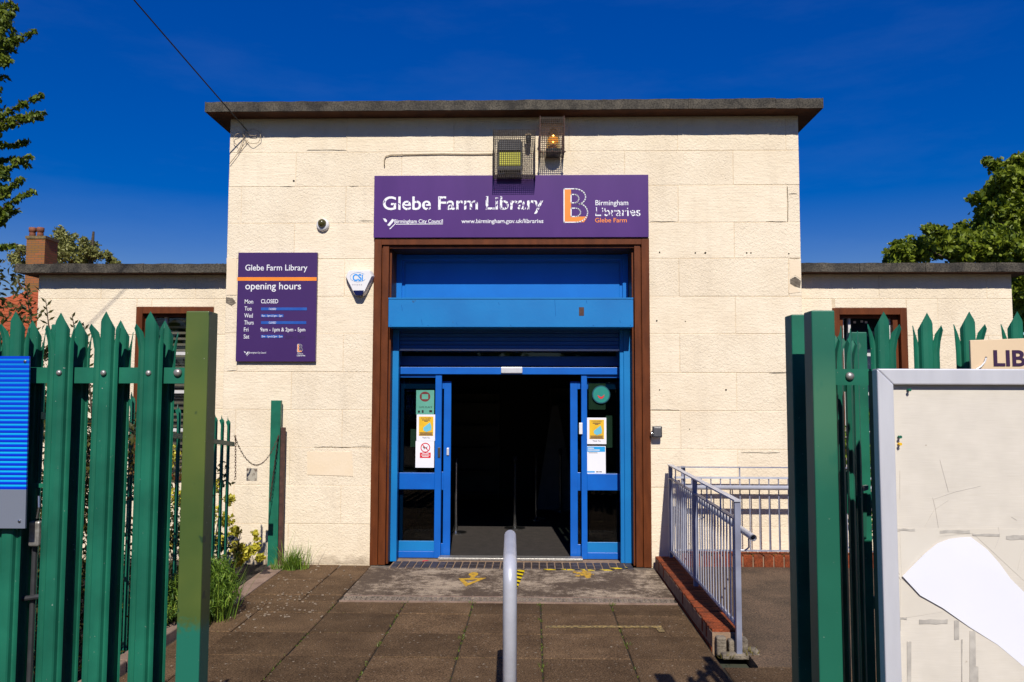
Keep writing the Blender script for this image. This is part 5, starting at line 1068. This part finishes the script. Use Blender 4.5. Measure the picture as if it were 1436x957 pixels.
# ================================================================== VEGETATION
def foliage(name, m, clumps, leaf_s, parent=None, aspect=.5, up=.3, seedv=1, clip=None, **kw):
    """clumps: (x,y,z, rx,ry,rz, count); small bent leaves filling each clump"""
    rng = np.random.default_rng(seedv); V = []; Fc = []; T = []; b = 0
    for (x, y, z, rx, ry, rz, n) in clumps:
        d = rng.normal(size=(n, 3)); d /= np.linalg.norm(d, axis=1)[:, None]; r_ = rng.random(n)**.45
        wob = 1+.35*np.sin(d[:, 0]*5+x*3)*np.cos(d[:, 2]*6+z*2)
        c = np.array([x, y, z])+d*np.array([rx, ry, rz])*(r_*wob)[:, None]
        s = leaf_s*rng.uniform(.6, 1.3, n)
        a = rng.normal(size=(n, 3)); a[:, 2] -= up; a /= np.linalg.norm(a, axis=1)[:, None]
        q = rng.normal(size=(n, 3)); q[:, 2] += .4; bb = np.cross(a, q); bb /= np.linalg.norm(bb, axis=1)[:, None]; nn = np.cross(a, bb)
        p0 = c-a*s[:, None]*.5; p2 = c+a*s[:, None]*.5; w = (s*aspect*.5)[:, None]
        p1 = c+bb*w-nn*(s*.10)[:, None]; p3 = c-bb*w-nn*(s*.10)[:, None]
        V.append(np.stack([p0, p1, p2, p3], 1).reshape(-1, 3)); idx = np.arange(n)*4+b
        Fc.append(np.stack([idx, idx+1, idx+2], 1)); Fc.append(np.stack([idx, idx+2, idx+3], 1)); t = rng.random(n); T.append(t); T.append(t); b += 4*n
    V = np.concatenate(V); Fc = np.concatenate(Fc); T = np.concatenate(T); off = np.array(org[parent]) if parent else np.zeros(3)
    me = bpy.data.meshes.new(name); me.vertices.add(len(V)); me.vertices.foreach_set('co', (V-off).ravel()); me.loops.add(len(Fc)*3); me.loops.foreach_set('vertex_index', Fc.ravel().astype(np.int32))
    me.polygons.add(len(Fc)); me.polygons.foreach_set('loop_start', np.arange(len(Fc), dtype=np.int32)*3); me.update(calc_edges=True)
    at = me.attributes.new('tone', 'FLOAT', 'FACE'); at.data.foreach_set('value', T); me.materials.append(m)
    o = bpy.data.objects.new(name, me); COL.objects.link(o)
    if parent: o.parent = parent
    org[o] = Vector(off); return tag(o, **kw)
mt['maple'] = leaf('maple_leaf', (.085, .13, .012), (.26, .32, .022), (.42, .42, .06), .35)
mt['dark_leaf'] = leaf('dark_branch_leaf', (.06, .10, .010), (.20, .25, .02), (.32, .34, .04), .3)
mt['willow'] = leaf('grey_green_leaf', (.16, .17, .04), (.33, .33, .10), (.45, .44, .20), .3)
mt['shrubleaf'] = leaf('bronze_shrub_leaf', (.035, .04, .010), (.10, .095, .018), (.22, .09, .02), .3)
mt['goldleaf'] = leaf('golden_variegated_leaf', (.30, .30, .03), (.75, .65, .06), (.85, .78, .2), .3)
mt['hedgeleaf'] = leaf('bright_hedge_leaf', (.05, .10, .01), (.20, .30, .02), (.35, .40, .05), .35)
def wclump(px, py, Y, pr, n, ry=None, fl=1.0):
    c = W(px, py, Y); r_ = pr*Y/F; return (c.x, c.y, c.z, r_, ry or r_, r_*fl, n)
# right tree
rt = thing('tree', 'broad leafy tree behind the right wing of the library', 'tree', (11.5, 18, 0))
tk = M(); tk.tube([(11.5, 18.2, -.1), (11.4, 18.2, 2), (11.6, 18.2, 4.2), (11.8, 18.3, 6.5), (12.0, 18.3, 8.6)], [.30, .24, .20, .13, .05], 10)
for (a, b, r_) in (((11.5, 18.2, 3.2), W(1300, 350, 18), .08), ((11.6, 18.2, 4.0), W(1390, 300, 18), .09), ((11.7, 18.2, 4.8), W(1400, 250, 18), .07), ((11.4, 18.2, 2.6), W(1300, 400, 18.3), .06)):
    a = Vector(a); mid = (a+b)/2+Vector((0, 0, .3)); tk.tube([a, mid, b], [r_, r_*.6, r_*.2], 7)
tk.build('trunk', mt['bark'], rt)
cl = []
rng = random.Random(3)
for (px, py, pr, n) in ((1262, 358, 17, 700), (1248, 362, 9, 250), (1258, 342, 7, 120), (1285, 352, 20, 900), (1315, 345, 20, 900), (1303, 322, 8, 180), (1318, 324, 8, 160), (1345, 335, 22, 1200), (1350, 352, 22, 1200), (1380, 345, 26, 1500), (1382, 318, 18, 900), (1372, 277, 10, 260), (1362, 279, 6, 120), (1392, 296, 20, 1000), (1395, 268, 16, 700), (1410, 250, 16, 700), (1396, 232, 9, 220), (1384, 226, 6, 100), (1425, 228, 12, 500), (1430, 262, 26, 1500), (1420, 300, 30, 1800), (1415, 350, 30, 1800), (1470, 240, 36, 1800), (1480, 300, 40, 2200), (1470, 370, 36, 2000), (1440, 400, 34, 2200), (1445, 440, 30, 1600), (1390, 385, 30, 800), (1520, 330, 50, 1500), (1500, 230, 45, 1200), (1540, 420, 45, 900), (1560, 260, 45, 800)):
    cl.append(wclump(px, py, 18+rng.uniform(-.5, .8), pr*.95, n, pr*18/F*1.6))
foliage('crown', mt['maple'], cl, .135, rt, .62, .5, 5)
# rear left tree
bt = thing('tree', 'sparse grey-green tree beyond the left roof beside the chimney', 'tree', (-16.5, 30, 0))
M().tube([(-16.5, 30, 0), (-16.4, 30, 3), (-16.6, 30, 6), (-16.5, 30, 8)], [.3, .22, .14, .04], 8).tube([(-16.4, 30, 4), (-15.2, 30, 6.5)], [.1, .03], 6).tube([(-16.5, 30, 4.5), (-17.8, 30, 7)], [.1, .03], 6).build('trunk', mt['bark'], bt)
cl = []
for (px, py, pr, n) in ((84, 326, 8, 280), (78, 340, 10, 420), (92, 338, 12, 600), (100, 350, 12, 650), (72, 352, 12, 500), (88, 358, 16, 900), (118, 340, 8, 260), (122, 352, 10, 420), (132, 345, 7, 180), (136, 358, 9, 340), (115, 364, 14, 700), (150, 358, 7, 200), (156, 366, 8, 260), (164, 370, 7, 150), (30, 352, 9, 280), (20, 362, 9, 260), (28, 372, 12, 400), (75, 380, 22, 700), (120, 385, 25, 700), (105, 332, 5, 60), (60, 395, 30, 500)): cl.append(wclump(px, py, 30+rng.uniform(-.6, .6), pr, n, pr*30/F*1.2))
foliage('crown', mt['willow'], cl, .13, bt, .5, .1, 8)
# near left tree: branches reaching in from outside the frame
nl = thing('tree', 'dark green tree at the left edge with branches reaching over', 'tree', (-9.5, 11, 0))
tr = M(); tr.tube([(-9.5, 11, -.1), (-9.4, 11, 3), (-9.3, 11, 6), (-9.2, 11, 9), (-9.1, 11, 10)], [.22, .18, .13, .07, .02], 9); cl = []
sprays = [[(-70, 60), (-20, 40), (15, 20), (25, 5)], [(-60, 110), (0, 85), (20, 65), (50, 45)][:3]+[(18, 38)], [(-40, 120), (5, 68), (25, 55), (49, 43)], [(-70, 190), (-30, 175), (10, 158), (35, 145), (61, 131)], [(-40, 190), (5, 170), (30, 163), (60, 157)], [(-40, 195), (0, 178), (25, 172), (45, 165), (61, 163)], [(-50, 200), (-5, 205), (20, 203), (41, 197)], [(-60, 250), (-10, 235), (15, 235), (30, 222), (43, 220)], [(-60, 240), (0, 225), (20, 222), (42, 232)], [(-50, 290), (0, 275), (15, 262), (32, 250)], [(-60, 310), (-5, 300), (15, 285), (35, 272), (45, 268)], [(-50, 320), (0, 310), (12, 300), (28, 292)], [(-30, 110), (2, 108), (8, 106)], [(-40, 70), (-5, 60), (8, 30), (18, 15)], [(-50, 330), (-5, 318), (10, 300)], [(-40, 345), (0, 346), (25, 343)], [(-60, 30), (-10, 15), (18, 2)]]
for sp_ in sprays:
    YY = 11+rng.uniform(-.5, .5); P = [W(x, y, YY) for x, y in sp_]; tr.tube([Vector((-9.35, 11, P[0].z-.3))]+P, [.035]+[.02*(1-i/len(P))+.004 for i in range(len(P))], 5)
    for a, b in zip(P[:-1], P[1:]):
        n = max(1, int((b-a).length/.05))
        for i in range(n):
            p = a.lerp(b, (i+rng.random())/n); cl.append((p.x, p.y, p.z-.015, .05, .07, .035, 17))
tr.build('trunk', mt['bark'], nl)
for (px, py, pr, n) in ((2, 30, 14, 260), (0, 60, 14, 260), (5, 85, 10, 160), (-10, 20, 24, 400), (-25, 60, 30, 600), (-30, 130, 30, 500), (-30, 190, 30, 500), (-25, 250, 30, 600), (2, 245, 10, 160), (0, 270, 12, 200), (4, 300, 9, 120), (-60, 100, 50, 900), (-60, 220, 50, 900), (-60, 320, 50, 800), (-70, 0, 50, 800)): cl.append(wclump(px, py, 11, pr, n))
foliage('crown', mt['dark_leaf'], cl, .085, nl, .5, .9, 11)
# shrubs in the left bed, behind the fence
sh1 = thing('shrub', 'tall bronze and green shrub behind the left fence panel', 'shrub', (-3.9, 5.6, 0)); st = M(); cl = []
for i in range(22):
    x = rng.uniform(-5.2, -3.0); y = rng.uniform(5.0, 6.6); h = rng.uniform(1.5, 1.95)+(.15 if x < -3.9 else -.25); st.tube([(x, y, 0), (x+rng.uniform(-.1, .1), y, h*.5), (x+rng.uniform(-.2, .2), y, h)], [.014, .01, .004], 5)
    for k in range(9): cl.append((x+rng.uniform(-.16, .16), y+rng.uniform(-.15, .15), h*(.15+.1*k)-.1, .15, .15, .15, 70))
for i in range(150):
    x = rng.uniform(-4.6, -2.98); y = rng.uniform(4.2, 8.0); cl.append((x, y, rng.uniform(.1, 1.25 if x > -3.4 else 1.8), .16, .16, .16, 90))
for (px, py) in ((8, 390), (18, 420), (5, 440), (30, 445), (12, 460), (25, 400), (45, 440), (35, 470), (15, 500), (40, 415), (2, 370), (0, 420), (70, 500), (90, 520), (75, 560), (110, 560), (60, 590), (120, 600), (95, 640), (135, 640), (180, 640), (170, 600)): cl.append(wclump(px, py, 5.4+rng.uniform(-.3, .3), 24, 16 if py < 480 else 90))
st.build('stem', mt['bark'], sh1); foliage('foliage', mt['shrubleaf'], cl, .055, sh1, .42, -.2, 12)
# upright leafy shoots above the fence
for j, (pts_, lab) in enumerate(((((100, 560), (80, 500), (68, 455), (64, 420)), 'tall leafy shoot rising above the second pale'), (((120, 560), (112, 500), (104, 460), (101, 441)), 'short leafy shoot between the second and third pales'), (((130, 600), (124, 520), (120, 480), (117, 452)), 'leafy shoot just left of the third pale'), (((60, 560), (50, 480), (40, 430), (38, 400)), 'leafy shoot in front of the tiled roof'))):
    P = [W(x, y, 5.2) for x, y in pts_]; t = thing('plant_shoot', lab, 'plant', (P[0].x, 5.2, 0), 'leafy shoots above the left fence')
    M().tube([Vector((P[0].x, 5.2, 0))]+P, [.006, .006, .005, .004, .002], 5).build('stem', mt['bark'], t); V = M()
    for a, b in zip(P[:-1], P[1:]):
        n = int((b-a).length/.022)
        for i in range(n):
            p = a.lerp(b, i/n); s = 1 if i % 2 else -1; an = rng.uniform(.5, 1.0); l = rng.uniform(.035, .06); d = Vector((s*math.cos(an), rng.uniform(-.6, .6), math.sin(an))).normalized(); w = d.cross(Vector((0, 1, .3))).normalized()*.008; q = p+d*l
            V.add([p, p+d*l*.5+w, q, p+d*l*.5-w], [(0, 1, 2, 3)])
    me = V.mesh('foliage', mt['shrubleaf'], org[t]); at = me.attributes.new('tone', 'FLOAT', 'FACE'); at.data.foreach_set('value', [rng.random()*.9 for _ in range(len(me.polygons))]); o = bpy.data.objects.new('foliage', me); COL.objects.link(o); o.parent = t; org[o] = org[t]
# golden shrub and green bushes near the wall
gs = thing('shrub', 'golden variegated shrub against the wall behind the small fence', 'shrub', (-3.05, 8.3, 0)); cl = []
for (px, py, pr, n) in ((330, 745, 8, 120), (332, 770, 10, 200), (345, 775, 11, 220), (358, 768, 8, 140), (358, 748, 5, 50), (360, 755, 4, 40), (322, 700, 8, 110), (318, 730, 10, 160), (335, 785, 10, 200), (365, 782, 7, 100), (310, 760, 12, 200), (300, 680, 10, 140), (295, 720, 14, 200), (240, 640, 16, 200), (245, 700, 16, 200), (238, 760, 14, 140)): cl.append(wclump(px, py, 8.35, pr, n))
foliage('foliage', mt['goldleaf'], cl, .045, gs, .6, 0, 15); M().tube([(-3.05, 8.3, 0), (-2.98, 8.3, .25), (-2.94, 8.3, .5)], [.012, .008, .003], 5).tube([(-3.1, 8.35, 0), (-3.2, 8.3, .4), (-3.15, 8.3, .8)], [.012, .008, .003], 5).build('stem', mt['bark'], gs)
cl = [(-2.64, 6.86, .20, .17, .22, .20, 1500), (-2.74, 7.05, .26, .18, .22, .24, 1500), (-2.70, 6.62, .14, .14, .18, .15, 800), (-2.80, 6.9, .34, .15, .2, .18, 700), (-2.60, 6.95, .32, .10, .15, .14, 350), (-2.86, 6.5, .25, .2, .3, .22, 900)]
foliage('low_bush', mt['lush'], cl, .075, None, .13, -1.2, 41, label='compact bright green bush spilling over the left path edge', cat='plant')
blades('grass_tuft', [(-2.66, 6.85, 0, 160, .20, 1.0), (-2.78, 7.1, 0, 140, .2, 1.0)], mt['lush'], h=(.25, .52), w=.003, lean=.6, label='thin grass stalks growing up through the green bush', cat='plant')
blades('weed_clump', [(-2.56, 8.8, 0, 240, .07, .8), (-2.70, 8.78, 0, 90, .07, .40), (-2.45, 8.82, 0, 40, .06, 1.0), (-2.60, 8.75, 0, 16, .08, 1.25)], mt['lush'], h=(.06, .34), w=.0035, lean=.95, label='feathery green weed growing at the foot of the wall', cat='plant')
# low plants by the bed and right hedge seen through the gate
lp = []
for i in range(60): lp.append((rng.uniform(-3.4, -2.9), rng.uniform(3.4, 7.6), .1, .1, .1, .09, 22))
foliage('ground_cover', mt['hedgeleaf'], lp, .05, None, .5, 0, 18, label='low leafy ground cover in the left bed', kind='stuff')
rh = thing('hedge', 'bright green hedge beyond the right wing seen through the gate', 'hedge', (5.8, 9.0, 0)); cl = []
for i in range(70): cl.append((rng.uniform(3.3, 7.0), rng.uniform(8.98, 9.12) if False else rng.uniform(9.0, 9.2), rng.uniform(.35, 1.75), .18, .07, .18, 90))
foliage('foliage', mt['hedgeleaf'], cl, .06, rh, .55, .2, 19); M().tube([(4.9, 9.12, .1), (4.9, 9.1, 1.2)], .02, 6).tube([(4.0, 9.12, .1), (4.0, 9.1, 1.2)], .02, 6).build('stem', mt['bark'], rh)

# ================================================================== HOUSE BEHIND
HY = 22.0
hs_ = thing('house', 'house with orange clay tile roof beyond the left wing', 'house', (-15.5, 25, 0), )
brk = pm('house_brick', (.27, .09, .035), (.18, .055, .025), 30, .9)
M().box(-19.5, -11.2, HY+1.0, HY+8, 0, 3.6).build('wall', brk, hs_)
# roof plane facing the camera: eaves at Y=HY z=3.1, ridge at Y=HY+3.6
def roofpt(u, v): return Vector((u, HY+3.9*v, 3.3+ (5.55-3.3)*v))   # v 0 eaves .. 1 ridge
rp = M(); L0, L1 = -20, -11.0
rp.add([tuple(roofpt(L0, 0)), tuple(roofpt(L1, 0)), tuple(roofpt(L1, 1)), tuple(roofpt(-14.6, 1)), (L0, HY+7.8, 3.3), (L1, HY+7.8, 3.3)], [(0, 1, 2, 3), (3, 2, 5, 4), (0, 3, 4), (1, 5, 2), (0, 4, 5, 1)]); roof_o = rp.build('roof', mt['tile'], hs_)
tmesh = M(); n = 6; w, l = .215, .30
cols = [(-w/2+w*i/n, .018*math.sin(math.pi*2*i/n)) for i in range(n+1)]
vs = [(x, 0, h+.028) for x, h in cols]+[(x, l, h) for x, h in cols]+[(x, 0, h) for x, h in cols]
tmesh.add(vs, [(i, i+1, n+2+i, n+1+i) for i in range(n)]+[(2*n+2+i, 2*n+3+i, i+1, i) for i in range(n)]); tme = tmesh.mesh('tile', mt['tile'])
pitch = math.atan2(5.55-3.3, 3.9); slope = math.hypot(3.9, 2.25); rows = int(slope/.25); cnt = 0
for r_ in range(rows):
    v = r_*.25/slope
    for k in range(40):
        u = -16.4+.2*k+(.0 if r_ % 2 else .0)
        if u > -12.9 or u < -20+5.4*v+.3: continue
        px_ok = cnt < 290
        if not px_ok: break
        p = roofpt(u, v); o = place('tile', tme, roof_o, p+Vector((0, 0, .02)), (pitch, 0, 0)); cnt += 1
ck = W(50, 345, HY+3.4); cz0, cz1 = 4.6, W(50, 335, HY+3.4).z
hw_ = (W(62, 345, HY+3.4).x-W(36, 345, HY+3.4).x)/2
def brickm():
    m, t, p, N, L = nodes('chimney_brick'); geo = N('ShaderNodeNewGeometry'); sp_ = N('ShaderNodeSeparateXYZ'); L(geo.outputs['Position'], sp_.inputs[0]); cb_ = N('ShaderNodeCombineXYZ'); ad = N('ShaderNodeMath'); L(sp_.outputs[0], ad.inputs[0]); L(sp_.outputs[1], ad.inputs[1]); L(ad.outputs[0], cb_.inputs[0]); L(sp_.outputs[2], cb_.inputs[1])
    b = N('ShaderNodeTexBrick'); L(cb_.outputs[0], b.inputs[0]); b.inputs['Scale'].default_value = 1; b.inputs['Brick Width'].default_value = .225; b.inputs['Row Height'].default_value = .075; b.inputs['Mortar Size'].default_value = .008
    b.inputs['Color1'].default_value = (.30, .10, .03, 1); b.inputs['Color2'].default_value = (.20, .10, .02, 1); b.inputs['Mortar'].default_value = (.12, .08, .05, 1); L(b.outputs[0], p.inputs['Base Color']); p.inputs['Roughness'].default_value = .9; return m
chim = M().box(ck.x-hw_, ck.x+hw_, HY+3.4, HY+4.1, cz0, cz1).build('chimney', brickm(), hs_)
M().box(ck.x-hw_-.03, ck.x+hw_+.03, HY+3.37, HY+4.13, cz1, cz1+.09).build('chimney_cap', pm('lichened_cap', (.22, .15, .06), (.10, .08, .04), 12, .9), chim)
for px in (45.5, 56.5):
    q = W(px, 331, HY+3.7); M().lathe((q.x, HY+3.7, cz1+.09), [(.10, 0), (.095, .13), (.085, .18), (.11, .19), (.115, .32), (.10, .33)], 14).build('chimney_pot', mt['clay'], chim, smooth=True)

# ================================================================== ACROSS THE STREET (mirrored in the glass)
M().box(-60, 60, -13, -4, -.074, -.060).build('road', mt['tarmac'], label='road passing in front of the library gates', kind='structure')
cl = []  # trees added out of view; besides the reflection they cut sky fill
for i in range(130): cl.append((-45+90*rng.random(), rng.uniform(-21, -18), rng.uniform(.5, 6.0), 2.2, 1.6, 1.6, 260))
foliage('tree_belt', mt['maple'], cl, .7, None, .7, .2, 31, label='unseen belt of street trees on the far side of the road', kind='stuff')
